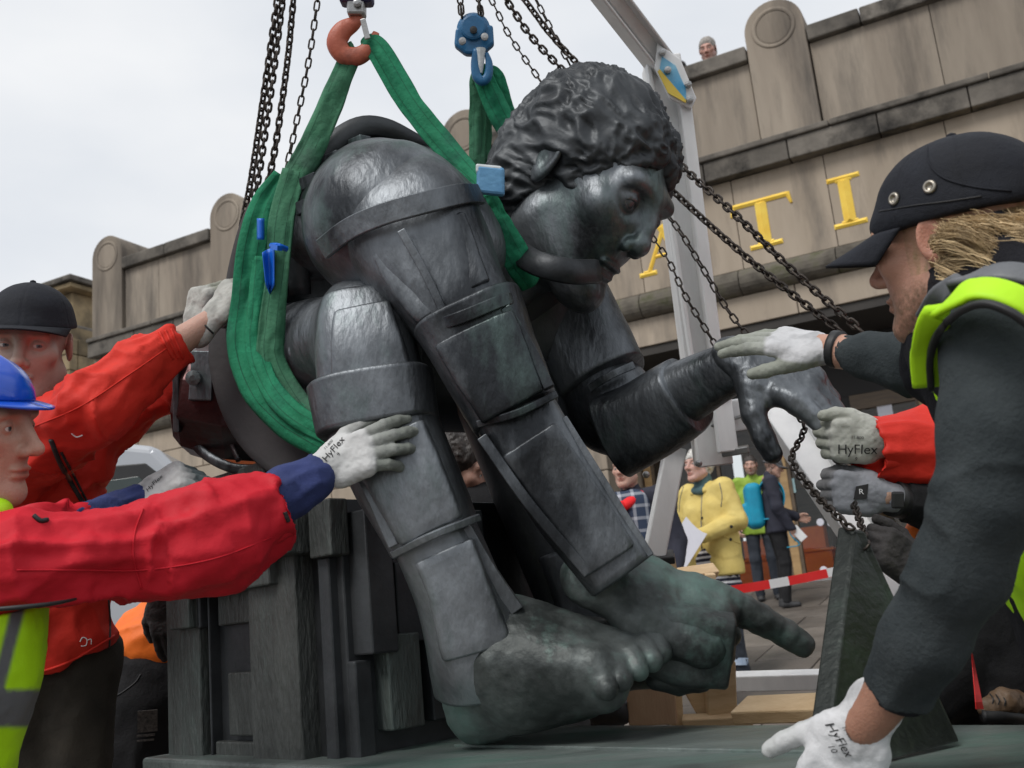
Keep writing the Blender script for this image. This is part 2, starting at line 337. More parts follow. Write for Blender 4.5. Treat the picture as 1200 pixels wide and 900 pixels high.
M['grey_band'] = mat('reflective_band', (.11, .115, .125), (.16, .165, .175), 14, .5, .1, .1, 200)
M['glove'] = weave(mat('glove_mix', (.88, .88, .88), (1, 1, 1), 25, .75, 0, .15, 150, attr=True, spec=.3), 1100, .3)
M['black_glove'] = mat('black_glove', (.02, .018, .018), (.045, .04, .04), 30, .8, 0, .3, 150)
M['helmet'] = mat('helmet_blue', (.003, .06, .48), (.006, .085, .58), 5, .25, 0, 0, coat=.4)
M['hair'] = mat('hair', (.75, .75, .75), (1, 1, 1), 60, .5, 0, .3, 180, attr=True, stretch=(1, 1, .4))
M['print'] = mat('glove_print', (.015, .015, .015), None, 30, .8)
M['brass'] = mat('eyelet', (.34, .31, .26), (.42, .38, .32), 20, .35, .8)
M['yellow_coat'] = weave(mat('yellow_coat', (.62, .47, .13), (.70, .55, .18), 10, .75, 0, .2, 60), 700, .2)
M['teal'] = mat('teal_knit', (.05, .10, .11), (.08, .14, .15), 40, .95, 0, .5, 120)
M['stripes'] = None
M['turq'] = mat('turquoise', (.0, .22, .36), (.0, .3, .46), 12, .6)
M['green_coat'] = mat('green_coat', (.22, .36, .03), (.3, .44, .05), 12, .7)
M['plain_navy'] = mat('navy_coat', (.014, .015, .026), (.025, .026, .042), 12, .85)
M['grey_cap'] = mat('grey_cap', (.06, .06, .065), (.09, .09, .095), 12, .85)
M['maroon'] = mat('maroon_cuff', (.09, .008, .02), (.12, .012, .03), 12, .9)
M['scarf_red'] = mat('scarf_red', (.72, .008, .012), (.8, .015, .02), 12, .8, 0, .3, 60)
M['paper'] = mat('paper', (.62, .62, .68), (.68, .68, .73), 8, .8)
M['white'] = mat('white_plastic', (.7, .7, .7), (.76, .76, .76), 8, .5)
M['tape_red'] = mat('tape_red', (.7, .02, .02), (.76, .03, .03), 8, .5)
M['denim'] = weave(mat('denim', (.02, .025, .035), (.035, .042, .055), 14, .9), 900, .3)
M['denim_pale'] = mat('denim_pale', (.30, .38, .5), (.42, .5, .62), 14, .9)
M['leather'] = mat('brown_leather', (.10, .06, .035), (.19, .12, .07), 14, .55, 0, .3, 80)
M['shoe'] = mat('shoe_dark', (.02, .02, .022), (.04, .04, .042), 14, .6)
M['car'] = mat('silver_paint', (.40, .415, .44), (.43, .445, .47), 3, .3, .35, 0, coat=.6, rv=.03)
M['car_trim'] = mat('black_trim', (.012, .012, .013), (.02, .02, .021), 9, .55)
M['tyre'] = mat('tyre', (.015, .015, .015), (.025, .025, .025), 20, .9)
M['blue_decal'] = mat('blue_decal', (.05, .3, .55), (.3, .6, .75), 14, .4)
M['yellow_decal'] = mat('yellow_decal', (.7, .5, .05), (.8, .6, .1), 14, .4)
M['cork'] = mat('cork', (.34, .23, .12), (.46, .32, .18), 25, .9, 0, .4, 60)
def glassy(name, c, rough=.03, trans=1., alpha=1):
    m, t, p = nodes(name); p.inputs['Base Color'].default_value = (*c, 1); p.inputs['Roughness'].default_value = rough; p.inputs['Transmission Weight'].default_value = trans; p.inputs['IOR'].default_value = 1.35
    return m
M['glass'] = glassy('glass', (.55, .6, .58)); M['car_glass'] = mat('car_glass', (.03, .042, .04), (.045, .06, .056), 3, .08, rv=.02)
def banded(name, cols, axis, period, duty=.5, rough=.8):    # two-colour bands along an object axis
    m, t, p = nodes(name); L = t.links.new; tc = t.nodes.new('ShaderNodeTexCoord'); sp = t.nodes.new('ShaderNodeSeparateXYZ'); L(tc.outputs['Object'], sp.inputs[0])
    a = t.nodes.new('ShaderNodeMath'); a.operation = 'DIVIDE'; L(sp.outputs[axis], a.inputs[0]); a.inputs[1].default_value = period
    f = t.nodes.new('ShaderNodeMath'); f.operation = 'FRACT'; L(a.outputs[0], f.inputs[0]); g = t.nodes.new('ShaderNodeMath'); g.operation = 'GREATER_THAN'; L(f.outputs[0], g.inputs[0]); g.inputs[1].default_value = duty
    x = t.nodes.new('ShaderNodeMix'); x.data_type = 'RGBA'; L(g.outputs[0], x.inputs[0]); x.inputs[6].default_value = (*cols[0], 1); x.inputs[7].default_value = (*cols[1], 1); L(x.outputs[2], p.inputs['Base Color']); p.inputs['Roughness'].default_value = rough
    return m
M['stripes'] = banded('striped_knit', ((.6, .6, .62), (.012, .013, .03)), 2, .036, .42)
def plaid(name):
    m, t, p = nodes(name); L = t.links.new; tc = t.nodes.new('ShaderNodeTexCoord'); mp = t.nodes.new('ShaderNodeMapping'); mp.inputs['Scale'].default_value = (14, 14, 14); L(tc.outputs['Object'], mp.inputs[0])
    sp = t.nodes.new('ShaderNodeSeparateXYZ'); L(mp.outputs[0], sp.inputs[0]); o = []
    for ax in (0, 2):
        f = t.nodes.new('ShaderNodeMath'); f.operation = 'FRACT'; L(sp.outputs[ax], f.inputs[0]); g = t.nodes.new('ShaderNodeMath'); g.operation = 'GREATER_THAN'; L(f.outputs[0], g.inputs[0]); g.inputs[1].default_value = .75; o.append(g)
    ad = t.nodes.new('ShaderNodeMath'); ad.operation = 'ADD'; L(o[0].outputs[0], ad.inputs[0]); L(o[1].outputs[0], ad.inputs[1]); r = t.nodes.new('ShaderNodeValToRGB'); r.color_ramp.elements[0].color = (.025, .04, .075, 1); r.color_ramp.elements[1].color = (.4, .42, .46, 1)
    h = t.nodes.new('ShaderNodeMath'); h.operation = 'MULTIPLY'; L(ad.outputs[0], h.inputs[0]); h.inputs[1].default_value = .5; L(h.outputs[0], r.inputs[0]); L(r.outputs[0], p.inputs['Base Color']); p.inputs['Roughness'].default_value = .9
    return m
M['plaid'] = plaid('plaid_shirt')
# ---------------------------------------------------------------- setting: facade frame (s along the front to the left, o outwards, z up)
FT = nz([-.892622, .4508059, 0]); FN = np.array([-.4508059, -.892622, 0]); FA = np.array([3.04024, 12.58253, 0])
FR = np.stack([FT, FN, [0, 0, 1.]], 1)
def fw(s, o, z): return FA + FT*s + FN*o + np.array([0, 0, z])
def fbox(s0, s1, o0, o1, z0, z1): return box(fw((s0+s1)/2, (o0+o1)/2, (z0+z1)/2), (abs(s1-s0)/2, abs(o1-o0)/2, abs(z1-z0)/2), FR)
def gz_o(o): return .88*np.clip((7.4-o)/6.6, 0, 1)
def gz(x, y): return gz_o((np.stack([x, y], -1)-FA[:2])@FN[:2])
def on_ground(px, py):
    r = ray(px, py); d = np.linspace(2, 30, 2000); q = CC + d[:, None]*r; h = q[:, 2]-gz(q[:, 0], q[:, 1]); i = int(np.argmax(h < 0)); return q[i], d[i]
def facade_at(px, py, off=0.):
    r = ray(px, py); k = ((FA+off*FN-CC)@FN)/(r@FN); q = CC+k*r; return float((q-FA)@FT), float(q[2])
# ground sheet to the horizon
so_ = np.concatenate([[-900, -60], np.linspace(-20, 30, 26), [80, 900]]); oo_ = np.concatenate([[-900, -60, -10], np.linspace(-3, 15, 46), [40, 900]])
gs, go = np.meshgrid(so_, oo_, indexing='ij'); V = FA + gs[..., None]*FT + go[..., None]*FN; V[..., 2] = gz_o(go)
na, nb = gs.shape; F = [[i*nb+j, (i+1)*nb+j, (i+1)*nb+j+1, i*nb+j+1] for i in range(na-1) for j in range(nb-1)]
M['ground'] = mat('paving_ground', (.085, .074, .064), (.14, .122, .105), 2.2, .6, 0, .3, 30, 8, c3=(.06, .054, .05), s3=.7, rv=.15)
M['slab'] = mat('paving_slab', (.10, .085, .073), (.165, .142, .122), 2.6, .5, 0, .25, 40, 8, rnd=.16, c3=(.07, .062, .057), s3=1.1, rv=.18)
ground = part('ground', (V.reshape(-1, 3), F), M['ground'], kind='structure')
pav = thing('pavement', None, None, fw(0, 0, .88)); pav['kind'] = 'structure'
rw = random.Random(3)
for r in range(13):
    o0 = -1.15 + r*.62; zc = float(gz_o(o0+.31)); tilt = math.atan((gz_o(o0+.61)-gz_o(o0+.01))/.6)
    Rl = FR @ np.array([[1, 0, 0], [0, math.cos(tilt), -math.sin(tilt)], [0, math.sin(tilt), math.cos(tilt)]])
    for c in range(9):
        s0 = -4.2 + c*.95 + (.47 if r % 2 else 0)
        part('paving_slab', box(fw(s0+.47, o0+.31, zc-.012+rw.uniform(0, .003)), (.469, .306, .025), Rl), M['slab'], pav, bevel=.004)
# ---------------------------------------------------------------- the gallery
gal = thing('gallery_building', 'grey stone gallery front with gold capital letters, round-topped pilasters and a dark glazed entrance', 'building', fw(0, 0, .88))
def gp(name, vf, m, parent=gal, **k): return part(name, vf, M[m], parent, **k)
END = 11.86
PIL = [-10.4, -5.7, -.95, 3.8, 8.53, 11.45]
gp('core_wall', fbox(-16, END-.05, -1.0, -.30, 4.2, 7.66), 'stone')
gp('roof_terrace', fbox(-16, END-.05, -9, -1.01, 5.9, 6.1), 'stone_dark')
gp('end_wall', fbox(END-.30, END-.06, -9, -1.01, 0, 7.66), 'stone')
def run(name, a, b, L, o0, o1, z0, z1, m, jit=.12, gap=.012, bev=.012, skip=(), prof=None):
    s = a; r = random.Random(sum(map(ord, name)) + round(z0*100))
    while s < b-.05:
        e = min(b, s+L*(1+r.uniform(-jit, jit)))
        if b-e < L*.3: e = b
        if not any(s < q1 and e > q0 for q0, q1 in skip):
            dz = r.uniform(-.004, .004)
            if prof: gp(name, prism([(p[0]+r.uniform(-.004, .004), p[1]) for p in prof], s+gap/2, e-gap/2, (fw(0, 0, 0), np.stack([FN, FT, [0, 0, 1.]], 1))), m)
            else: gp(name, fbox(s+gap/2, e-gap/2, o0, o1+dz, z0, z1), m, bevel=bev)
        s = e
# attic panels between the pilasters, coping above
pe = [-16] + [x for p in PIL for x in (p-.39, p+.39)]
for i in range(0, len(pe)-1, 2):
    a, b = pe[i], pe[i+1]
    if b-a < .4: continue
    run('attic_stone', a+.01, b-.01, 1.25, -.35, .0, 6.49, 7.665, 'stone', gap=.008, bev=.006)
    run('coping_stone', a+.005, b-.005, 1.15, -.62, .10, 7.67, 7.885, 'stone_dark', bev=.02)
for p in PIL:
    arc = [(p-.385, 6.49)] + [(p-.385*math.cos(t), 8.03+.385*math.sin(t)) for t in np.linspace(0, math.pi, 17)] + [(p+.385, 6.49)]
    pl = gp('pilaster', prism(arc, -1.25, .07, (fw(0, 0, 0), FR)), 'stone', bevel=.012)
    fr_ = (fw(p, .07, 8.02), np.stack([FT, [0, 0, -1.], FN], 1))
    gp('roundel', lathe([(.235, .001), (.245, .012), (.262, .014), (.28, .012), (.29, .001)], fr_, 32), 'stone', pl, smooth=True)
    gp('roundel_disc', lathe([(.225, .002), (.21, .006), (.02, .009)], fr_, 28), 'stone', pl)
# cornice band, frieze, torus moulding, fascia
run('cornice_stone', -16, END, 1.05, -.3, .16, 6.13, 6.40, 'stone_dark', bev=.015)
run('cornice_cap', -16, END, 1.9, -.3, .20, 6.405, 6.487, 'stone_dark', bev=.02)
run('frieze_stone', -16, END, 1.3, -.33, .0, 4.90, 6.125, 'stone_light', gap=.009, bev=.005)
tor = [(-.3, 4.55)] + [(.02+.155*math.cos(t), 4.715+.165*math.sin(t)) for t in np.linspace(-math.pi/2, math.pi/2, 11)] + [(-.3, 4.88)]
run('torus_stone', -16, END, 1.35, 0, 0, 0, 0, 'stone_moss', prof=tor)
run('fascia_stone', -16, END, 1.4, -.33, .01, 4.17, 4.545, 'stone_light', bev=.008)
# ashlar wall left of the entrance
z = .7; row = 0
while z < 4.1:
    z1 = min(z+.385, 4.165)
    run('ashlar_stone', 2.1+(.35 if row % 2 else 0)-.35*(row % 2), END, .78 if row % 2 else .88, -.4, .0, z+.006, z1-.006, 'stone_light', jit=.2, gap=.014, bev=.012); z = z1; row += 1
gp('core_wall', fbox(2.15, END-.05, -.8, -.41, .6, 4.16), 'stone')
# recessed entrance
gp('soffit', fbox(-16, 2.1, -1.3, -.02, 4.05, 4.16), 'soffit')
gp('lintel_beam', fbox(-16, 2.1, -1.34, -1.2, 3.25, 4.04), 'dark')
gp('side_wall', fbox(2.1, 2.4, -6.2, -.42, .86, 4.16), 'stone_light')
M['oak'] = mat('oak_panel', (.34, .21, .09), (.46, .30, .14), 3, .5, 0, .1, 40, stretch=(1, 1, 6))
m, t_, p_ = nodes('pane_glass'); t_.nodes.remove(p_); L_ = t_.links.new
tr = t_.nodes.new('ShaderNodeBsdfTransparent'); tr.inputs[0].default_value = (.93, .94, .93, 1); gl = t_.nodes.new('ShaderNodeBsdfGlossy'); gl.inputs['Roughness'].default_value = .02
fz = t_.nodes.new('ShaderNodeFresnel'); fz.inputs[0].default_value = 1.42; ms = t_.nodes.new('ShaderNodeMixShader'); L_(fz.outputs[0], ms.inputs[0]); L_(tr.outputs[0], ms.inputs[1]); L_(gl.outputs[0], ms.inputs[2]); L_(ms.outputs[0], t_.nodes['Material Output'].inputs[0])
M['pane'] = m
DZ0, DZ1, GO = .9, 3.25, -1.25
for k, s in enumerate(np.arange(2.0, -7.1, -.95)):
    fm = gp('door_frame', fbox(s-.055, s+.055, GO-.05, GO+.05, DZ0, DZ1), 'dark' if k % 2 else 'oak', bevel=.008)
    if s > -7:
        a, b = s-.055, s-.895
        gp('threshold', fbox(b, a, GO-.06, GO+.07, DZ0-.02, DZ0+.05), 'steel')
        gp('transom', fbox(b, a, GO-.04, GO+.04, 3.05, DZ1), 'wood_dark')
        gp('pane', fbox(b+.04, a-.04, GO-.006, GO+.006, DZ0+.06, 3.04), 'pane')
        gp('stile', fbox(b, b+.045, GO-.035, GO+.035, DZ0+.055, 3.045), 'wood_dark'); gp('stile', fbox(a-.045, a, GO-.035, GO+.035, DZ0+.055, 3.045), 'wood_dark')
gp('inner_floor', fbox(-12, 2.1, -7, GO-.07, .8, .905), 'oak')
gp('inner_wall', fbox(-12, 2.1, -7.2, -6.9, .86, 4.1), 'oak')
gp('inner_wall', fbox(-12.2, -12, -7, GO, .86, 4.1), 'stone_light')
gp('ceiling', fbox(-12, 2.1, -7, GO-.1, 3.6, 3.7), 'stone_light')
# notices on the glass
def notice(px0, py0, px1, py1, m):
    a, b = facade_at(px0, py0, GO+.02), facade_at(px1, py1, GO+.02); gp('notice', fbox(a[0], b[0], GO+.012, GO+.018, a[1], b[1]), m)
notice(1024, 458, 1048, 492, 'paper'); notice(985, 458, 997, 478, 'paper')
M['pale_blue'] = mat('pale_blue_notice', (.28, .42, .44), (.33, .48, .5), 10, .7)
notice(919, 562, 933, 577, 'pale_blue')
for (px, py) in ((961, 612), (974, 613), (965, 668)):
    a = facade_at(px, py, GO+.02); gp('door_sticker', lathe([(.05, 0), (.045, .004)], (fw(a[0], GO+.008, a[1]), np.stack([FT, [0, 0, -1.], FN], 1)), 10), 'paper')
# shop display seen inside
for (s, o, w, h, m) in ((.1, -2.6, .5, .8, 'orange'), (.9, -2.4, .5, .7, 'orange'), (-.4, -3.2, .5, .9, 'wood_dark'), (-.9, -3.2, .3, .5, 'scarf_red'), (1.2, -4.5, .6, 1.2, 'oak'), (-1.7, -4, .5, .7, 'orange'), (.6, -5, .7, 1.6, 'wood_dark')):
    gp('display_case', join(fbox(s-w/2, s+w/2, o-.2, o+.2, .91, .91+h*.55), fbox(s-w/2-.04, s+w/2+.04, o-.24, o+.24, .91+h*.55, .95+h*.55), fbox(s-w/3, s+w/3, o-.12, o+.12, .955+h*.55, .91+h)), m, bevel=.01)
# gilded letters: cut strokes with a ridge
def stroke(a, b, w0, w1=None):    # ridge-backed bar in the (s',z) letter plane, s' to the right of the viewer
    w1 = w0 if w1 is None else w1; a, b = A3(a), A3(b); d = nz(b-a); n = np.array([-d[1], d[0]])
    q = [a+n*w0/2, b+n*w1/2, b-n*w1/2, a-n*w0/2, a+d*min(w0*.4, .05), b-d*min(w1*.4, .05)]
    V = [(p[0], .004, p[1]) for p in q[:4]] + [(p[0], .004+max(w0, w1)*.28, p[1]) for p in q[4:]]
    return V, [[0, 1, 5, 4], [2, 3, 4, 5], [1, 2, 5], [3, 0, 4], [3, 2, 1, 0]]
def letter(ch, s, zb, h=.66):
    T, th = .15, .065; st = []
    sf = lambda x, z, w, dn: [stroke((x-w/2, z), (x+w/2, z), th), stroke((x-w*.25, z+dn*.03), (x+w*.25, z+dn*.03), .045)]
    if ch == 'I': st = [stroke((0, .03), (0, h-.03), T)] + sf(0, .025, .40, 1) + sf(0, h-.025, .40, -1)
    if ch == 'T': st = [stroke((0, .03), (0, h-.04), T)] + sf(0, .025, .42, 1) + [stroke((-.36, h-.035), (.36, h-.035), .07), stroke((-.35, h-.01), (-.39, h-.17), .07, .03), stroke((.35, h-.01), (.39, h-.17), .07, .03)]
    if ch == 'A': st = [stroke((-.27, .03), (.03, h), .06), stroke((.25, .03), (-.02, h), .13), stroke((-.17, .24), (.14, .24), .05)] + sf(-.28, .025, .25, 1) + sf(.27, .025, .28, 1)
    if ch == 'N': st = [stroke((-.25, .02), (-.25, h-.03), .06), stroke((.26, 0), (.26, h-.03), .06), stroke((-.27, h-.03), (.25, .01), .13)] + sf(-.25, .025, .22, 1) + sf(-.27, h-.025, .22, -1) + sf(.26, h-.025, .24, -1)
    if ch == 'L': st = [stroke((-.15, .03), (-.15, h-.03), T), stroke((-.3, .03), (.25, .03), .06), stroke((.22, .02), (.27, .17), .07, .03)] + sf(-.15, h-.025, .36, -1)
    if ch == 'O':
        an = np.linspace(0, 2*math.pi, 40, endpoint=False); V = []; n = 40
        for k, (ra, rb, dp) in enumerate(((.37, .36, .004), (.305, .315, .045), (.225, .265, .004))): V += [(ra*math.cos(t), dp, h/2+rb*math.sin(t)) for t in an]
        gp('letter', (np.array([fw(s-v[0], v[1], zb+v[2]) for v in V]), [[k*n+i, k*n+(i+1) % n, (k+1)*n+(i+1) % n, (k+1)*n+i] for k in (0, 1) for i in range(n)]), 'gold'); return
    V, F = join(*st); gp('letter', (np.array([fw(s-v[0], v[1], zb+v[2]) for v in V]), F), 'gold')
for ch, s in zip('NATIONAL', (2.15, .92, -.41, -1.46, -2.75, -4.2, -5.5, -6.7)): letter(ch, s, 5.12)
# ---------------------------------------------------------------- neighbouring sandstone building, far left
qc = P(82, 320, 27); sc, oc = float((qc-FA)@FT), float((qc-FA)@FN); zt = float(qc[2])
nb_ = thing('sandstone_building', 'buff sandstone building with a heavy cornice beyond the gallery at far left', 'building', fw(sc+5, oc-4, .9))
def np_(name, vf, m='sandstone', parent=nb_, **k): return part(name, vf, M[m], parent, **k)
np_('wall', fbox(sc+.15, sc+12, oc-10, oc-.15, .5, zt-1.4))
for k, (z0, z1, pr, m) in enumerate(((zt-.16, zt, .5, 'stone_dark'), (zt-.30, zt-.165, .38, 'sandstone'), (zt-1.3, zt-.305, .05, 'sandstone'), (zt-1.5, zt-1.305, .34, 'stone_dark'), (zt-1.72, zt-1.505, .2, 'sandstone'))):
    np_('cornice', fbox(sc-pr+.5, sc+12, oc-10, oc+pr-.5, z0, z1), m, bevel=.03)
z = zt-1.73; r = 0
while z > zt-6.3:
    x = sc+.05-(.3 if r % 2 else 0)*0
    first = .45 if r % 2 else .9; e = sc+.05
    while e < sc+9:
        w = first if e == sc+.05 else .9; np_('ashlar_stone', fbox(e+.01, e+w-.01, oc-.3, oc-.05, z-.43, z-.012), bevel=.015); e += w
    e = oc-.31
    while e > oc-5: np_('ashlar_stone', fbox(sc+.05, sc+.3, e-.88, e-.01, z-.43, z-.012), bevel=.015); e -= .9
    z -= .44; r += 1
# ---------------------------------------------------------------- people: heads, hands, bodies
_HC = {}
def head_base(h, beard=0):
    if h in _HC: return _HC[h]
    s = Sdf()
    s.ell((0, -.018, .034), (.074, .094, .082), k=.02).ell((0, .03, -.03), (.060, .066, .082), k=.03)
    for x in (-1, 1):
        s.cap((x*.052, .0, -.062), (x*.018, .066, -.104), .022, .020, k=.03)
        s.ell((x*.044, .062, -.018), (.022, .020, .019), k=.02)
    s.ell((0, .078, -.106), (.021, .016, .016), k=.018)
    s.cap((-.040, .079, .021), (.040, .079, .021), .0125, k=.02)
    s.cap((0, -.02, -.06), (0, -.05, -.17), .052, .058, k=.03)
    for x in (-1, 1): s.ell((x*.032, .094, .001), (.019, .016, .0125), k=.014, op='s')
    for x in (-1, 1): s.ell((x*.0315, .0755, .0005), (.0158, .0145, .0135), k=.004)
    for x in (-1, 1): s.ell((x*.0315, .0905, -.0015), (.0122, .010, .0034), k=.0015, op='s')
    s.cap((0, .088, .014), (0, .112, -.030), .0085, .0105, k=.014).ell((0, .113, -.034), (.0125, .013, .0105), k=.008)
    for x in (-1, 1):
        s.ell((x*.0125, .101, -.038), (.0075, .011, .0085), k=.006); s.ell((x*.0065, .108, -.0455), (.004, .006, .004), k=.003, op='s')
    s.ell((0, .0905, -.0655), (.024, .0098, .0055), k=.008).ell((0, .0885, -.0765), (.021, .0098, .0065), k=.007)
    s.cap((-.024, .099, -.0715), (.024, .099, -.0715), .0028, k=.003, op='s')
    for x in (-1, 1):
        R = rotz(x*-.35) @ axrot([1, 0, 0], -.2)
        s.ell((x*.077, -.012, -.004), (.0075, .019, .031), R, k=.006); s.ell((x*.086, -.009, -.001), (.006, .011, .020), R, k=.004, op='s')
    _HC[h] = s.mesh(h); return _HC[h]
def gau(V, c, r): q = (V-A3(c))/A3(r); return np.exp(-(q*q).sum(1))
def paint_head(V, skin, stubble=0, sc=(.10, .075, .06), brow=(.06, .045, .035), hair=None, hcol=(.3, .28, .25), lip=1):
    C_ = np.tile(A3(skin), (len(V), 1)); mixc = lambda w, c: C_*(1-w[:, None])+A3(c)*w[:, None]
    red = gau(V, (0, .115, -.034), (.02, .02, .016))*.25
    for x in (-1, 1): red = red+gau(V, (x*.045, .08, -.03), (.025, .03, .022))*.09+gau(V, (x*.082, -.01, 0), (.012, .03, .04))*.4
    C_ = mixc(np.clip(red, 0, .6), A3(skin)*[1.0, .62, .55])
    l = np.maximum(gau(V, (0, .102, -.0655), (.021, .012, .0055)), gau(V, (0, .10, -.077), (.019, .012, .006))); C_ = mixc(np.clip(l*1.1, 0, .75)*lip, A3(skin)*[.85, .45, .42])
    m = gau(V, (0, .10, -.0715), (.022, .012, .0018)); C_ = mixc(m*.7, (.12, .03, .03))
    for x in (-1, 1):
        b = gau(V, (x*.033, .088, .0225+0), (.020, .02, .0042)); C_ = mixc(np.clip(b*1.2, 0, 1)*.8, brow)
        e = gau(V, (x*.0315, .086, -.001), (.013, .01, .0055)); C_ = mixc(e*.55, A3(skin)*[.5, .33, .3])
    n = .75+.5*fbm(V*220, 2, 3)
    if stubble:
        w = np.clip((-.045-V[:, 2]+.35*np.clip(.06-V[:, 1], 0, .1))/.03, 0, 1)*np.clip((V[:, 2]+.15)/.03, 0, 1)*np.clip((V[:, 1]+.02)/.04, 0, 1)*(1-np.clip(l*1.5, 0, 1)); C_ = mixc(np.clip(w*stubble*n, 0, 1), sc)
    if hair is not None: C_ = mixc(np.clip(hair(V), 0, 1)*np.clip(.55+.6*fbm(V*[150, 150, 60], 2, 8), .3, 1), hcol)
    return C_*(1+.06*fbm(V*40, 3, 2)[:, None])
def eyes(c, R, k, h=12, iris=(.06, .08, .09), gx=0):
    Vs, Fs, Cs = [], [], []
    for x in (-1, 1):
        V, F = lathe([(.0002, -.0118)]+[(.0118*math.sin(t), -.0118*math.cos(t)) for t in np.linspace(.2, math.pi-.12, 14)]+[(.0002, .0118)], ((x*.0315, .0768, -.0008), np.stack([[1, 0, 0], [0, 0, -1.], [0, 1, 0.]], 1)), 16)
        d = np.hypot(V[:, 0]-x*.0315-gx, V[:, 2]+.0008); C_ = np.tile([.62, .58, .55], (len(V), 1)); C_[(d < .0062) & (V[:, 1] > .08)] = iris; C_[(d < .0026) & (V[:, 1] > .08)] = (.01, .01, .01)
        Vs.append((V, F)); Cs.append(C_)
    V, F = join(*Vs); return A3(c)+(V*k)@R.T, F, np.vstack(Cs)
class Person:
    def __init__(s, label, base, group=None): s.t = thing('person', label, 'person', base, group); s.b = []; s.n = 0
    def add_body(s, V, F, C): s.b.append((V, F, C))
    def body(s, name='body', smooth=True):
        V = np.vstack([b[0] for b in s.b]); C = np.vstack([b[2] for b in s.b]); n = 0; F = []
        for v, f, c in s.b: F += (np.asarray(f)+n).tolist() if isinstance(f, np.ndarray) else [[i+n for i in q] for q in f]; n += len(v)
        s.bo = part(name, (V, F), M['skin'], s.t, smooth=True, cols=C); return s.bo
    def head(s, c, f, u, k=1., h=.0026, skin=(.52, .30, .22), warp=None, eye=True, iris=(.06, .08, .09), **kw):
        V, F = head_base(h); s.hR = frame(f, u); s.hc = A3(c); s.hk = k
        C_ = paint_head(V, skin, **kw); W_ = warp(V.copy()) if warp else V
        s.add_body(s.hc+(W_*k)@s.hR.T, F, C_)
        if eye:
            e = eyes(s.hc, s.hR, k, iris=iris); s.eye = e
        return s
    def eyes_part(s, bo, e=None):
        V, F, C_ = e or s.eye; n = len(V)//2
        for h in (0, 1): part('eye', (V[h*n:h*n+n], [[i-h*n for i in f] for f in F if h*n <= f[0] < h*n+n]), M['eye'], bo, smooth=True, cols=C_[h*n:h*n+n])
    def hl(s, V): return s.hc+(np.asarray(V, float)*s.hk)@s.hR.T     # head-local to world
    def part(s, name, vf, m, parent=None, **k): return part(name, vf, M[m] if isinstance(m, str) else m, parent or s.t, **k)
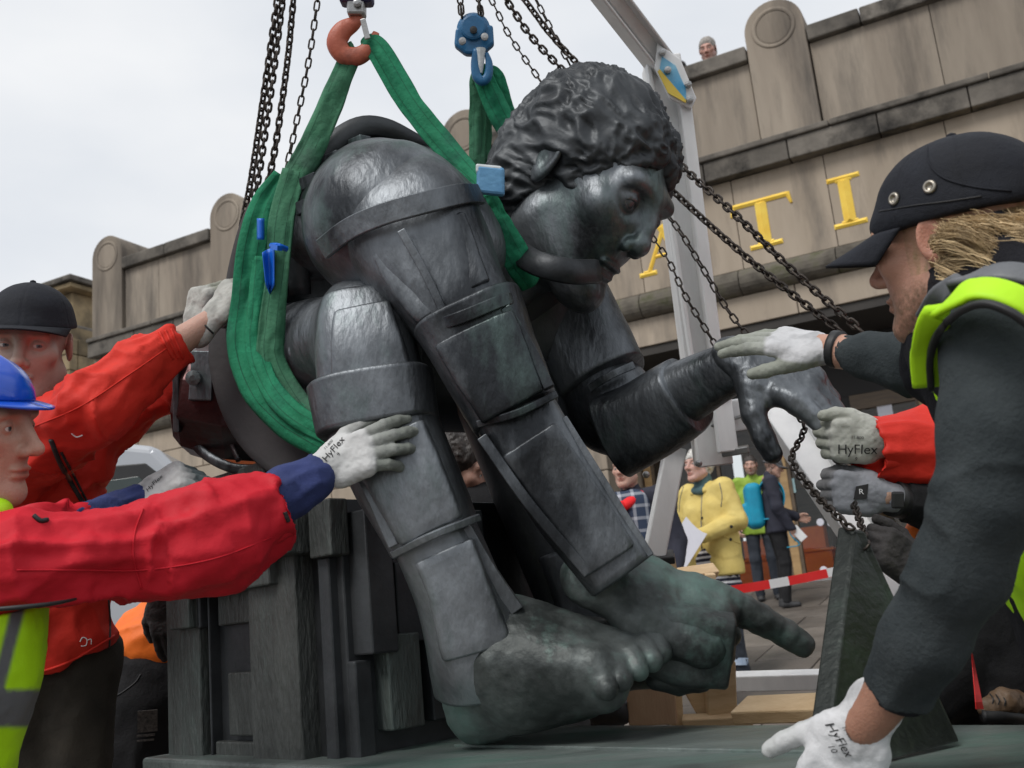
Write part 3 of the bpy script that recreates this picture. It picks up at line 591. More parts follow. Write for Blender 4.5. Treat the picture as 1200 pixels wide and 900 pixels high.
def hand(Wp, X, N, side=1, curls=None, thumb=(.7, .5, .3), spread=1., k=1., fat=1.0, h=.0022, cuff=.05, white=(.50, .50, .49), coat=(.22, .235, .22), coated=True, cuffr=.031, palmcurl=0, tdown=.35):
    """gloved or bare hand; local x to the fingers, y to the thumb, z out of the back"""
    s = Sdf(); curls = curls or [(.25, .35, .25)]*4
    s.box((.052, .0, 0), (.046, .041, .0135), rd=.013, k=.01)
    s.cap((.012, .016, -.006), (.050, .034, -.012), .019, .015, k=.012)
    s.cap((-.02, 0, 0), (.02, 0, -.001), .030, .031, k=.016, sq=((0, 0, 1), 1.45))
    s.cap((.03, -.032, -.004), (.075, -.034, -.003), .0135, .0125, k=.012)
    if cuff: s.cap((-cuff, 0, 0), (.0, 0, 0), cuffr, .0295, k=.008, sq=((0, 0, 1), 1.25))
    segs = []; fl = [(.030, .043, .027, .022), (.0098, .048, .030, .023), (-.0105, .044, .028, .022), (-.0305, .034, .021, .019)]
    for i, (y, a, b, c) in enumerate(fl):
        r = (.0104 if i < 3 else .0092)*fat; sp = (y*2.6+.01)*spread; p = A3([.093-(abs(y-.01)*.22), y, .001]); d0 = A3([math.cos(sp), math.sin(sp), 0]); an = 0; pts = [p-d0*.02, p]; rr = [r*1.15, r*1.12]
        for l, cu in zip((a, b, c), curls[i]):
            an += cu; d = d0*math.cos(an)-A3([0, 0, 1])*math.sin(an); p = p+d*l; pts.append(p); rr.append(rr[-1]*.92)
        rr[-1] *= .93
        s.chain(pts[:2], rr[:2], k=.010); s.chain(pts[1:], rr[1:], k=.0022); segs.append(pts)
    ts, tc, te = thumb; p = A3([.030, .034, -.010]); d = nz([math.cos(ts), math.sin(ts), -tdown]); q = np.cross(d, [0, 0, 1.]); q = nz(q)
    pts = [p, p+d*.036]; d2 = axrot(A3([0, 0, 1]), -tc)@d; pts.append(pts[-1]+d2*.032); d3 = axrot(A3([0, 0, 1]), -te)@d2; pts.append(pts[-1]+d3*.025)
    s.cap(pts[0], pts[1], .0165*fat, .0132*fat, k=.012); s.chain(pts[1:], [.0128*fat, .0118*fat, .0098*fat], k=.003); segs.append(pts)
    V, F = s.mesh(h)
    best = np.full(len(V), 9.); fi = np.zeros(len(V))
    for pts in segs:
        for j in range(1 if len(pts) == 5 else 0, len(pts)-1):
            a, b = pts[j], pts[j+1]; ba = b-a; t = np.clip((V-a)@ba/(ba@ba), 0, 1); dd = np.linalg.norm(V-a-t[:, None]*ba, axis=1)
            m = dd < best; best[m] = dd[m]; fi[m] = (j+t[m]-(1 if len(pts) == 5 else .1))
    w = np.clip((.016-best)*200, 0, 1)*np.clip((fi-.12)*6, 0, 1); w = np.maximum(w, np.clip((-.004-V[:, 2])*250, 0, 1)*np.clip((V[:, 0]-.0)*80, 0, 1))
    V = V + vnorm(V, F)*(.0007*vnoise(V*170, 4)+.0008*fbm(V*60, 2, 1))[:, None]
    if coated: C_ = A3(white)*(1-w[:, None])+A3(coat)*w[:, None]; C_ *= (1-.35*np.clip(fbm(V*38, 3, 6)+.1, 0, 1))[:, None]
    else: C_ = np.tile(A3(white), (len(V), 1))*(1+.1*fbm(V*60, 2, 3)[:, None])
    X = nz(X); N = A3(N); N = nz(N-X*(X@N)); Y = np.cross(N, X)*side
    R = np.stack([X, Y, N], 1)
    if side < 0: F = F[:, ::-1]
    return A3(Wp)+(V*k)@R.T, F, C_
def text_geo(body, size, w=1.):
    cu = bpy.data.curves.new('text', 'FONT'); cu.body = body; cu.size = size; cu.align_x = 'CENTER'; cu.align_y = 'CENTER'; cu.resolution_u = 3; cu.space_character = w
    o = bpy.data.objects.new('text', cu); COL.objects.link(o); dg = bpy.context.evaluated_depsgraph_get(); me = bpy.data.meshes.new_from_object(o.evaluated_get(dg))
    V = np.array([v.co[:] for v in me.vertices]); F = [list(p.vertices) for p in me.polygons]; bpy.data.objects.remove(o); bpy.data.curves.remove(cu); bpy.data.meshes.remove(me); return V, F
def decal(name, body, size, VF, at, nrm, up, m, parent, off=.0018, bold=.0):
    """flat print laid onto the surface VF around `at`"""
    V, F = text_geo(body, size) if isinstance(body, str) else body
    bv = BVHTree.FromPolygons([tuple(v) for v in VF[0]], [tuple(int(i) for i in f) for f in VF[1]]); n = nz(nrm); u = nz(A3(up)-n*(A3(up)@n)); r = np.cross(u, n); out = []
    for v in V:
        o = A3(at)+r*v[0]+u*v[1]; h = bv.ray_cast(V_(o+n*.06), V_(-n), .15); out.append((A3(h[0])+n*off) if h[0] is not None else o)
    return part(name, (np.array(out), F), m, parent)
def pdecal(name, body, size, VF, px, up, m, parent, **k):
    at = cast(bvh(VF), *px); return decal(name, body, size, VF, at, -CF, up, m, parent, **k) if at is not None else None
def arm_core(p, pts, rs, col): V, F = Sdf().chain(pts, rs, k=.01).mesh(.008); p.add_body(V, F, np.tile(A3(col), (len(V), 1)))
def body_core(p, pts, rs, col=(.4, .25, .2), h=.02): V, F = Sdf().chain(pts, rs, k=.02).mesh(h); p.add_body(V, F, np.tile(A3(col), (len(V), 1)))
def cap_mesh(p, k=1., tilt=0, brimlen=.075, mcrown='cap_cloth', mbrim='cap_cloth', curve=.028, parent=None, low=.018, name='cap', open_back=False):
    """baseball cap on person's head: crown, brim, button"""
    s = Sdf(); s.ell((0, -.014, .052), (.0845, .107, .079), k=.001); s.ell((0, -.012, .034), (.0885, .118, .05), k=.012)
    s.box((0, 0, low-.06), (.2, .2, .06), axrot([1, 0, 0], -.04), rd=.001, k=.004, op='s')
    if open_back: s.ell((0, -.135, .035), (.036, .05, .034), k=.004, op='s')
    V, F = s.mesh(.0032)
    th = np.arctan2(V[:, 0], V[:, 1]+.014); seam = np.min([np.abs(th-a) for a in np.linspace(-math.pi, math.pi, 7)], 0); N = vnorm(V, F)
    V = V + N*(-.0012*np.exp(-(seam/.018)**2)*(V[:, 2] > low+.004)+.0006*fbm(V*40, 3))[:, None]
    p.capVF = (p.hl(V), F); c = p.part(name, p.capVF, mcrown, parent, smooth=True)
    def fn(u, v):
        a = (u-.5)*2.5; r = v; x = np.sin(a)*.090; y = -.012+np.cos(a)*.1175; x2 = x*(1-.05*r); y2 = y+brimlen*r*np.cos(np.clip(a*.98, -1.5, 1.5))**.6
        return p.hl(np.column_stack([x2, y2, low+.004-curve*(np.abs(a)/1.25)**2*(.12+.55*r)-r*brimlen*(.22+tilt)]))
    p.part('brim', grid(fn, 33, 10, .0035), mbrim, c, smooth=True)
    V, F = lathe([(.007, 0), (.006, .004), (.001, .006)], (p.hl((0, -.014, .13)), p.hR), 10); p.part('button', (V, F), mcrown, c)
    return c
def strands(n, fn, seg=5, npt=7):   # many small tapering locks joined in one mesh
    out = []
    for i in range(n):
        pts, r = fn(i); q = crom(np.asarray(pts), npt); tt = np.linspace(0, 1, npt); out.append(tube(q, r*np.clip(1.05-np.abs(tt*1.5-.5)**2.2, .08, 1), seg=seg, ratio=.6))
    return join(*out)
def figure(label, base, yaw, H, J={}, top='plain_navy', legs='black_cloth', shoes='shoe', skin=(.5, .3, .23), headk=1., hair=None, hcol=(.3, .28, .26), coatlen=.82, group=None, cuffm=None, hands=True, look=None, girth=1., h=.011, stubble=0, shoe_len=.17, handcurl=.5, hx={}, sleeve=1.):
    k = H/1.72; R = rotz(yaw)
    D = dict(hipl=(-.09, 0, .92), hipr=(.09, 0, .92), kneel=(-.1, .03, .5), kneer=(.1, .03, .5), ankl=(-.1, -.02, .09), ankr=(.1, -.02, .09), shl=(-.18, -.01, 1.41), shr=(.18, -.01, 1.41), ell=(-.25, -.04, 1.13), elr=(.25, -.04, 1.13), wrl=(-.25, .1, .9), wrr=(.25, .1, .9), head=(0, .035, 1.605)); D.update(J)
    w = lambda q: A3(base)+(A3(q)*k)@R.T
    p = Person(label, base, group); p.w = w; p.k = k; p.R = R
    # trousers
    s = Sdf(); g = girth
    for e in 'lr': s.chain([w(D['hip'+e]), w(D['knee'+e]), w(D['ank'+e])], [.095*k*g, .068*k, .055*k], k=.02)
    s.cap(w(D['hipl']), w(D['hipr']), .105*k*g, k=.03); V, F = s.mesh(h); V = wrinkle(V, F, [[w(D['hip'+e]), w(D['knee'+e]), w(D['ank'+e])] for e in 'lr'], .008, 9); p.part('trousers', (V, F), legs, smooth=True)
    for e in 'lr':
        a = A3(D['ank'+e]); d = A3([0, 1, 0]); sh = Sdf().cap(w(a+[0, -.03, -.05]), w(a+d*(shoe_len-.05)+[0, 0, -.055]), .042*k, .036*k, k=.01).cap(w(a+[0, -.02, 0]), w(a+[0, 0, -.04]), .045*k, .045*k, k=.02); sh.box(w(a+[0, .05, -.135]), (.2, .2, .05), R, op='s', k=.002); V, F = sh.mesh(.009); p.part('shoe', (V, F), shoes, smooth=True)
    # coat
    s = Sdf(); zb = coatlen; mid = (A3(D['hipl'])+A3(D['hipr']))/2; sm = (A3(D['shl'])+A3(D['shr']))/2
    for e, x in (('l', -1), ('r', 1)):
        s.cap(w(mid+[x*.085*g, 0, zb-mid[2]+.0]), w(sm+[x*.085, .01, -.16]), .125*k*g, .118*k*g, k=.04, sq=(R[:, 1], 1.05))
        s.chain([w(sm+[x*.05, 0, -.02]), w(D['sh'+e])], [.085*k, .075*k], k=.04); s.chain([w(D['sh'+e]), w(D['el'+e]), w(D['wr'+e])], [.073*k*sleeve, .06*k*sleeve, .05*k*sleeve], k=.02)
    s.cap(w(sm+[0, 0, .03]), w(sm+[0, .01, .09]), .065*k, .058*k, k=.03)
    s.box(w(mid+[0, 0, zb-mid[2]-.22]), (.4, .4, .2*k), R, rd=.002, k=.006, op='s')
    V, F = s.mesh(h); ln = [[w(D['sh'+e]), w(D['el'+e]), w(D['wr'+e])] for e in 'lr']+[[w(mid), w(sm)]]; V = wrinkle(V, F, ln, .0065, 12); p.coat = p.part('jacket', (V, F), top, smooth=True); p.coatVF = (V, F)
    # body
    body_core(p, [w(mid), w(sm), w(A3(D['head'])+[0, -.04, -.1])], [.07*k, .06*k, .045*k], skin)
    f = R@A3(look if look is not None else (0, 1, 0)); hu = R@nz(A3(D['head'])-sm+[0, -.03*0, 0]); hu = nz(hu*.4+A3([0, 0, 1]))
    p.head(w(D['head']), f, hu, k*headk*.98, .0045, skin, hair=hair, hcol=hcol, stubble=stubble, eye=True)
    if hands:
        for e, sd in (('l', -1), ('r', 1)):
            if e in hx: X, N = R@A3(hx[e][0]), R@A3(hx[e][1])
            else: X = nz(w(D['wr'+e])-w(D['el'+e])); N = R@A3([-sd*-1., 0, .1])
            V, F, C_ = hand(w(D['wr'+e])+X*.012, X, N, sd, [(handcurl, handcurl, handcurl*.7)]*4, k=k*.98, h=.0045, cuff=.02, white=skin, coated=False, fat=.95); p.add_body(V, F, C_)
    bo = p.body(); p.eyes_part(bo)
    return p
def hair_shell(p, col, grow=.008, zc=.005, face=.045, bump=.006, fr=60, name='hair', back=-.06, stretch=(1, 1, 1), side=-.02):
    s = Sdf(); s.ell((0, -.018, .036), (.074+grow, .095+grow, .082+grow), k=.004); s.ell((0, -.055, back+.03), (.068+grow, .058+grow, .075), k=.02)
    s.ell((0, .10, -.03), (.062, .08, face+.03), k=.01, op='s'); s.box((0, .12, -.1), (.12, .1, .1), rd=.01, k=.01, op='s')
    V, F = s.mesh(.005); N = vnorm(V, F); V = V+N*(bump*fbm(V*A3(stretch)*fr, 3, 2))[:, None]
    C_ = np.tile(A3(col), (len(V), 1))*(1+.45*fbm(V*A3(stretch)*fr*1.2, 3, 2))[:, None]
    return p.part(name, (p.hl(V), F), 'hair', smooth=True, cols=np.clip(C_, .003, 1))
# ---------------------------------------------------------------- bronze statue: a plain jointed figure, seated and stooping over a block seat
DA, DB = nz([.72, -.69, 0]), nz([.69, .72, 0])           # statue's forward and its far side
ZP = .53                                                    # top of the bronze base plate
def ab(a, b, z): return DA*a+DB*b+np.array([0, 0, z])
FPL = np.stack([DA, DB, [0, 0, 1.]], 1)
C0 = P(405, 760, 2.0); a0, b0 = float(C0@DA), float(C0@DB)
st = thing('bronze_statue', 'dark bronze statue of a seated stooping figure with jointed limbs, hung from green slings', 'statue', ab(a0-.3, b0+.35, .42))
def sp(name, vf, m='bronze', parent=st, smooth=True, **k): return part(name, vf, M[m], parent, smooth=smooth, **k)
def W_(px, d): return px*d/FPX
def limb(pts, exp=3.0, ratio=1., n=26, seg=48, rim=.004): return tube([P(*p[:3]) for p in pts], [W_(p[3], p[2]) for p in pts], seg, n, ratio, exp, hint=CF, rim=rim)
def uneven(vf, a=.0025, f=9, s=0):
    V, F = vf; V = np.asarray(V); return V+np.stack([fbm(V*f, 3, s), fbm(V*f+9, 3, s), fbm(V*f+17, 3, s)], 1)*a, F
def sdfpx(items, k=.03, h=.008):
    s = Sdf()
    for it in items: s.cap(P(*it[0][:3]), P(*it[1][:3]), W_(it[0][3], it[0][2]), W_(it[1][3], it[1][2]), k=it[2] if len(it) > 2 else k)
    return s
# block seat
core = box(ab(a0-.355, b0+.36, .715), (.345, .35, .315), FPL); sp('seat_block', core, 'bronze_dark', smooth=False, bevel=.004)
def pf(px, py):          # pixel to (a,z) on the near side face
    r = ray(px, py); k = (b0-CC@DB)/(r@DB); q = CC+k*r; return float(q@DA), float(q[2])
def pfr(px, py):         # pixel to (b,z) on the front face
    r = ray(px, py); k = (a0-CC@DA)/(r@DA); q = CC+k*r; return float(q@DB), float(q[2])
def slab(x0, y0, x1, y1, pr, m='bronze_plinth', th=.03):
    a, z1 = pf(x0, y0); b, z0 = pf(x1, y1); sp('panel', box(ab((a+b)/2, b0+.008-pr/2, (z0+z1)/2), ((b-a)/2, pr/2+.008, (z1-z0)/2), FPL), m, smooth=False, bevel=.004)
slab(206, 600, 251, 905, .030); slab(222, 664, 247, 734, .055, 'bronze_plinth'); slab(252, 690, 256, 905, .018, 'bronze_dark'); slab(257, 690, 303, 728, .006); slab(272, 788, 303, 862, .012); slab(257, 868, 303, 910, .010)
slab(305, 640, 373, 905, .036); slab(246, 636, 343, 684, .058); slab(322, 588, 373, 648, .075); slab(244, 676, 250, 735, .034, 'bronze_dark'); slab(376, 655, 402, 905, .010, 'bronze_dark'); slab(374, 590, 403, 650, .030); slab(208, 575, 320, 634, .02)
def fslab(x0, y0, x1, y1, pr, m='bronze_dark'):
    a, z1 = pfr(x0, y0); b, z0 = pfr(x1, y1); sp('panel', box(ab(a0-.008+pr/2, (a+b)/2, (z0+z1)/2), (pr/2+.008, (b-a)/2, (z1-z0)/2), FPL), m, smooth=False, bevel=.004)
fslab(409, 600, 450, 765, .05); fslab(440, 745, 486, 850, .035, 'bronze_plinth'); fslab(455, 660, 500, 750, .02); fslab(490, 700, 540, 838, .025); fslab(411, 775, 438, 890, .012); fslab(505, 600, 560, 705, .04)
# base plate
sp('base_plate', box(ab((-.12+a0)/2-.35, 1.42, ZP-.04), ((-.12-a0)/2+.35, .275, .04), FPL), 'bronze_plate', smooth=False, bevel=.008)
sp('base_inlay', box(ab((-.62+a0)/2-.0, 1.50, ZP+.001), (.42, .115, .004), FPL), 'bronze_plate', smooth=False, bevel=.002)
# torso mass under the slings and mats
s = sdfpx([((305, 445, 2.55, 70), (352, 335, 2.55, 68), .05), ((352, 325, 2.5, 76), (430, 255, 2.42, 100), .05), ((430, 255, 2.42, 100), (560, 290, 2.4, 90), .05), ((320, 460, 2.5, 72), (400, 440, 2.35, 80), .05), ((470, 330, 2.45, 110), (610, 390, 2.45, 70), .05), ((560, 290, 2.4, 80), (630, 330, 2.42, 62), .05)])
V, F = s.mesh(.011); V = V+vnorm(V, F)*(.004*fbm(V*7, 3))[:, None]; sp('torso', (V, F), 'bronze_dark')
# rear drum with its flange
R_ = np.stack([nz(np.cross([0, 0, 1.], -DA)), nz([0.0, 0, 1.]), -DA], 1); oc_ = P(275, 470, 2.62)
Rr = np.stack([nz(np.cross(nz(-CR*.62+CF*.2-CU*.35), CU)), nz(np.cross(nz(-CR*.62+CF*.2-CU*.35), np.cross(nz(-CR*.62+CF*.2-CU*.35), CU))), nz(-CR*.62+CF*.2-CU*.35)], 1)
M['bronze_reflect'] = mat('bronze_red_reflection', (.022, .012, .012), (.07, .028, .028), 4, .3, .6, .2, 40, c3=(.05, .05, .052), s3=5, rv=.1)  # dark-red reflections on the drum, put into its bronze colour
sp('rear_drum', limb([(345, 478, 2.46, 76), (285, 474, 2.465, 76), (234, 466, 2.47, 68), (219, 464, 2.47, 58)], 2, n=4, seg=10), 'bronze_reflect', smooth=False, bevel=.006)
sp('rear_panel', join(beam(P(218, 414, 2.42), P(219, 505, 2.42), W_(7, 2.5), .16, CF), beam(P(240, 412, 2.34), P(236, 470, 2.325), W_(26, 2.4), .03, CF)), 'bronze', smooth=False, bevel=.003)
sp('rear_rim', tube([P(216, 505, 2.42), P(240, 532, 2.36), P(275, 549, 2.32), P(320, 549, 2.28)], [.012]*4, 8, 16, .5, 4, hint=CF), 'bronze')
sp('rear_rim', tube([P(262, 478, 2.37), P(268, 510, 2.36), P(280, 540, 2.33)], [.007]*3, 8, 12, .7, 4, hint=CF), 'bronze_reflect')
for px, py in ((233, 443), (352, 412)): sp('bolt', lathe([(.012, 0), (.012, .03), (.017, .032), (.017, .045), (.006, .048)], (P(px, py, 2.33 if px < 300 else 2.2), np.stack([CR, CU, -CF], 1)), 12), 'bronze', smooth=False)
sp('hip_bracket', join(beam(P(345, 398, 2.22), P(375, 382, 2.2), .02, .012, CU), beam(P(365, 384, 2.2), P(384, 460, 2.2), .025, .014, CF)), 'bronze', smooth=False, bevel=.003)
sp('hip_plate', limb([(372, 425, 2.22, 24), (378, 455, 2.2, 22), (384, 485, 2.18, 16)], 6, .4), 'bronze')
# near arm: shoulder, bands, plates
s = Sdf(); s.ell(P(455, 262, 2.12), (W_(100, 2.12), .16, W_(97, 2.12)), np.stack([CR, CF, CU], 1)).cap(P(440, 240, 2.2), P(520, 290, 2.12), W_(66, 2.2), W_(75, 2.12), k=.05).cap(P(385, 270, 2.3), P(440, 235, 2.2), W_(62, 2.3), W_(60, 2.2), k=.05)
V, F = s.mesh(.008); V = V+vnorm(V, F)*(.003*fbm(V*9, 3))[:, None]; sp('shoulder', (V, F), 'bronze')
sp('upper_arm', uneven(limb([(470, 238, 2.13, 66), (482, 268, 2.08, 82), (502, 302, 2.04, 80), (528, 345, 2.0, 68), (552, 384, 1.97, 60)], 2.6), s=1))
sp('arm_sleeve', uneven(limb([(548, 366, 1.96, 66), (575, 425, 1.94, 60), (606, 490, 1.91, 53)], 3.2), s=2))
sp('forearm', uneven(limb([(600, 478, 1.92, 49), (660, 578, 1.88, 48), (730, 676, 1.84, 43)], 3.4), s=3))
def strap(pts, w, t, name='band', m='bronze', n=24): # flat raised strip along pixel points
    return sp(name, tube([P(*p) for p in pts], [w]*len(pts), 8, n, t/w, 24, hint=CF), m, smooth=False, bevel=.002)
strap([(378, 292, 1.99), (410, 268, 1.935), (452, 250, 1.9), (500, 237, 1.9), (540, 228, 1.95), (562, 228, 2.03)], .021, .007)
strap([(492, 388, 1.90), (540, 372, 1.845), (590, 352, 1.86), (607, 350, 1.93)], .012, .006)
strap([(470, 270, 1.888), (498, 320, 1.885), (520, 366, 1.875)], .008, .008, 'rib')
strap([(592, 360, 1.862), (622, 410, 1.85), (644, 455, 1.83)], .010, .008, 'rib')
strap([(560, 497, 1.85), (606, 484, 1.815), (652, 462, 1.845)], .007, .006)
strap([(565, 512, 1.84), (620, 590, 1.81), (690, 672, 1.79)], .010, .010, 'rib')
strap([(660, 490, 1.86), (710, 570, 1.83), (762, 652, 1.80)], .008, .008, 'rib')
def plate(pts, name='plate', m='bronze', ratio=.35): return sp(name, uneven(tube([P(*p[:3]) for p in pts], [W_(p[3], p[2]) for p in pts], 32, 10, ratio, 6, hint=CF, rim=.004), .0025, 11, len(pts)+int(pts[0][0])), m)
plate([(492, 280, 1.962, 60), (508, 312, 1.945, 58), (536, 358, 1.912, 50)]); plate([(556, 386, 1.866, 50), (574, 424, 1.853, 48), (602, 478, 1.838, 42)]); plate([(620, 514, 1.832, 36), (664, 580, 1.822, 36), (716, 658, 1.792, 33)])
# near leg
s = Sdf(); s.ell(P(432, 400, 2.08), (W_(60, 2.08), .13, W_(74, 2.08)), np.stack([CR, CF, CU], 1)).cap(P(425, 375, 2.1), P(438, 455, 2.06), W_(50, 2.1), W_(58, 2.06), k=.03).cap(P(420, 400, 2.15), P(330, 430, 2.45), W_(60, 2.15), W_(70, 2.45), k=.03)
V, F = s.mesh(.008); V = V+vnorm(V, F)*(.005*fbm(V*9, 3, 4))[:, None]; sp('knee', (V, F), 'bronze')
sp('knee_guard', uneven(limb([(424, 352, 2.03, 44), (428, 395, 2.0, 56), (436, 452, 1.99, 64)], 3, .8), s=5))
sp('leg_band', uneven(limb([(436, 446, 1.99, 72), (445, 505, 1.97, 70)], 3.2, n=12), s=6))
sp('shin', uneven(limb([(446, 492, 1.98, 64), (478, 562, 1.95, 60), (511, 632, 1.93, 53)], 3.2), s=7))
sp('ankle', uneven(limb([(505, 618, 1.94, 50), (536, 690, 1.92, 52), (560, 760, 1.92, 60), (566, 800, 1.93, 58)], 2.8), s=8))
strap([(395, 510, 1.92), (430, 570, 1.875), (462, 640, 1.86)], .010, .010, 'rib')
strap([(460, 650, 1.865), (510, 626, 1.82), (562, 606, 1.87)], .007, .006)
strap([(545, 618, 1.88), (575, 670, 1.87), (606, 715, 1.87)], .013, .010, 'rib')
plate([(456, 514, 1.89, 48), (478, 562, 1.872, 46), (506, 622, 1.858, 41)]); plate([(520, 645, 1.862, 37), (540, 695, 1.85, 38), (560, 762, 1.842, 42)]); plate([(425, 362, 1.962, 34), (430, 400, 1.935, 42), (436, 440, 1.925, 48)])
# near foot
s = sdfpx([((560, 822, 1.93, 38), (600, 800, 1.90, 46)), ((560, 770, 1.93, 52), (600, 790, 1.9, 52)), ((600, 775, 1.88, 54), (695, 787, 1.80, 36)), ((600, 740, 1.92, 44), (728, 764, 1.85, 25)), ((620, 815, 1.86, 40), (706, 805, 1.80, 28)), ((610, 735, 1.97, 32), (700, 752, 1.93, 22)), ((640, 745, 1.98, 27), (745, 754, 1.90, 21)), ((560, 838, 1.93, 32), (690, 815, 1.87, 26))])
for i, (x, y, d) in enumerate(((706, 796, 1.78), (724, 785, 1.80), (741, 773, 1.82), (756, 762, 1.85), (767, 752, 1.88))):
    L_ = (10, 12, 13, 14, 12)[i]; r_ = (15, 15, 15.5, 16, 19)[i]
    s.cap(P(x-28, y-6, d+.03), P(x-2, y-3, d-.01), W_(r_*.8, d), W_(r_, d), k=.012); s.cap(P(x-2, y-3, d-.01), P(x+L_-6, y+12, d-.04), W_(r_, d), W_(r_*.8, d), k=.004)
V, F = s.mesh(.0055); V = V+vnorm(V, F)*(.0025*fbm(V*16, 3, 2)+.0012*fbm(V*55, 2, 3))[:, None]; sp('foot', (V, F), 'bronze_green')
# pointing near hand
V, F, _c = hand(P(722, 690, 1.93), CR*.90-CU*.33-CF*.02, CU*.75-CF*.55+CR*.2, 1, [(.12, .1, .12), (1.2, .85, .5), (1.3, .9, .5), (1.35, .9, .5)], thumb=(.3, .3, .3), k=2.2, fat=1.3, h=.0028, cuff=.0, spread=.4)
V = V+vnorm(V, F)*(.002*fbm(V*18, 3, 2))[:, None]; sp('hand', (V, F), 'bronze_green')
sp('hand_block', uneven(limb([(752, 742, 1.93, 40), (800, 752, 1.92, 48), (856, 762, 1.91, 42)], 5, .9, seg=32), .004, 12, 3), 'bronze_green')
# far leg and foot in the shade
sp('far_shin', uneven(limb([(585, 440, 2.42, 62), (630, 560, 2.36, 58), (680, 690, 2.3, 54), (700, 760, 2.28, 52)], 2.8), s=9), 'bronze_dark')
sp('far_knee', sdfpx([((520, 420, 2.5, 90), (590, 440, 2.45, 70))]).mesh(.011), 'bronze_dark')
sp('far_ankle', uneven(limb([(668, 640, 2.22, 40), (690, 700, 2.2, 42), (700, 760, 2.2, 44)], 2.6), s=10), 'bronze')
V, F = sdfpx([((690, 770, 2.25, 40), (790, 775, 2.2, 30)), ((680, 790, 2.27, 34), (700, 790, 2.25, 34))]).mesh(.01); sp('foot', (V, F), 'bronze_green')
# far arm
sp('far_upper_arm', uneven(limb([(628, 318, 2.5, 66), (668, 385, 2.46, 62), (706, 450, 2.4, 56)], 2.7), s=11))
sp('far_elbow', sdfpx([((722, 480, 2.4, 52), (748, 496, 2.38, 44)), ((700, 450, 2.42, 50), (722, 480, 2.4, 52))]).mesh(.009), 'bronze')
sp('far_cuff', uneven(limb([(722, 508, 2.34, 52), (760, 490, 2.3, 48), (806, 462, 2.24, 45)], 3.2), s=12))
sp('far_forearm', uneven(limb([(780, 472, 2.27, 40), (830, 444, 2.2, 34), (884, 420, 2.13, 28)], 2.6), s=13))
strap([(690, 455, 2.29), (715, 440, 2.275), (742, 428, 2.3)], .009, .007)
V, F, _c = hand(P(876, 424, 2.13), CR*.70-CU*.40-CF*.45, CU*.45-CF*.75+CR*.35, -1, [(.35, .3, .25), (.4, .3, .25), (.5, .35, .3), (.7, .4, .3)], thumb=(.9, .35, .2), k=1.55, fat=1.28, h=.0028, cuff=.02, spread=.25, tdown=.5)
V = V+vnorm(V, F)*(.002*fbm(V*18, 3, 5))[:, None]; sp('hand', (V, F), 'bronze')
# neck, collar and head
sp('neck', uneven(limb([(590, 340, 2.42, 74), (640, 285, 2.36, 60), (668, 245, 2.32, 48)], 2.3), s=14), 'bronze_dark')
sp('collar', tube([P(604, 292, 2.16), P(628, 308, 2.06), P(668, 318, 2.04), P(700, 318, 2.12)], [.026]*4, 8, 16, .35, 5, hint=CF), 'bronze_dark')
HK = 1.9; hf = CR*.66-CU*.48-CF*.56; hu = CR*.40+CU*.84; HR = frame(hf, hu); HC = P(690, 217, 2.26)
V, F = head_base(.0026); V = V.copy(); V[:, 1] -= .010*gau(V, (0, .102, -.072), (.03, .03, .016)); V[:, 1] -= .012*gau(V, (0, .118, -.036), (.022, .022, .02)); V[:, 0] *= 1-.10*np.clip((.02-V[:, 2])/.08, 0, 1); V[:, 2] = np.where(V[:, 2] < 0, V[:, 2]*1.04, V[:, 2]); sp('head', (HC+(V*HK)@HR.T, F), 'bronze')
for x in (-1, 1):
    s_ = Sdf().ell((x*.0315, .0768, -.0008), (.0116, .0116, .0116)).mesh(.002); sp('eye', (HC+(s_[0]*HK)@HR.T, s_[1]), 'bronze')
s = Sdf(); s.ell((0, -.022, .040), (.086, .106, .088), k=.004).ell((0, -.058, -.03), (.076, .062, .075), k=.025); s.ell((0, .115, -.035), (.066, .095, .098), k=.012, op='s'); s.box((0, .13, -.13), (.14, .11, .10), rd=.01, k=.01, op='s')
V, F = s.mesh(.0026); N = vnorm(V, F)
ph = np.arctan2(V[:, 0], -V[:, 2]+.14); q = V*A3([74, 30, 52])+np.stack([fbm(V*13, 2, 1), fbm(V*13, 2, 4), fbm(V*13, 2, 8)], 1)*.8
V = V+N*(.0080*(1-np.abs(vnoise(q, 3))*2)*.6+.006*(1-np.abs(vnoise(q*A3([2.3, 1.3, 2.3]), 6))*2)*.55+.006*fbm(V*18, 2, 5))[:, None]
sp('hair', (HC+(V*HK)@HR.T, F), 'bronze_dark')
# back ridge
sp('back_ridge', tube([P(352, 345, 2.26), P(348, 290, 2.24), P(342, 240, 2.22), (P(352, 205, 2.22)), P(385, 172, 2.24), P(420, 150, 2.27), P(452, 150, 2.3), P(488, 166, 2.34), P(505, 172, 2.38)], [.024, .026, .026, .024, .024, .024, .022, .018, .012], 8, 44, .55, 6, hint=CF), 'bronze_dark')
for p in ((366, 212, 2.16, 11), (392, 186, 2.19, 10), (420, 168, 2.22, 9), (362, 240, 2.14, 12)): sp('ridge_tooth', beam(P(p[0]-9, p[1]+6, p[2]+.04), P(p[0]+9, p[1]-2, p[2]), .03, .03, CU), 'bronze', smooth=False, bevel=.003)
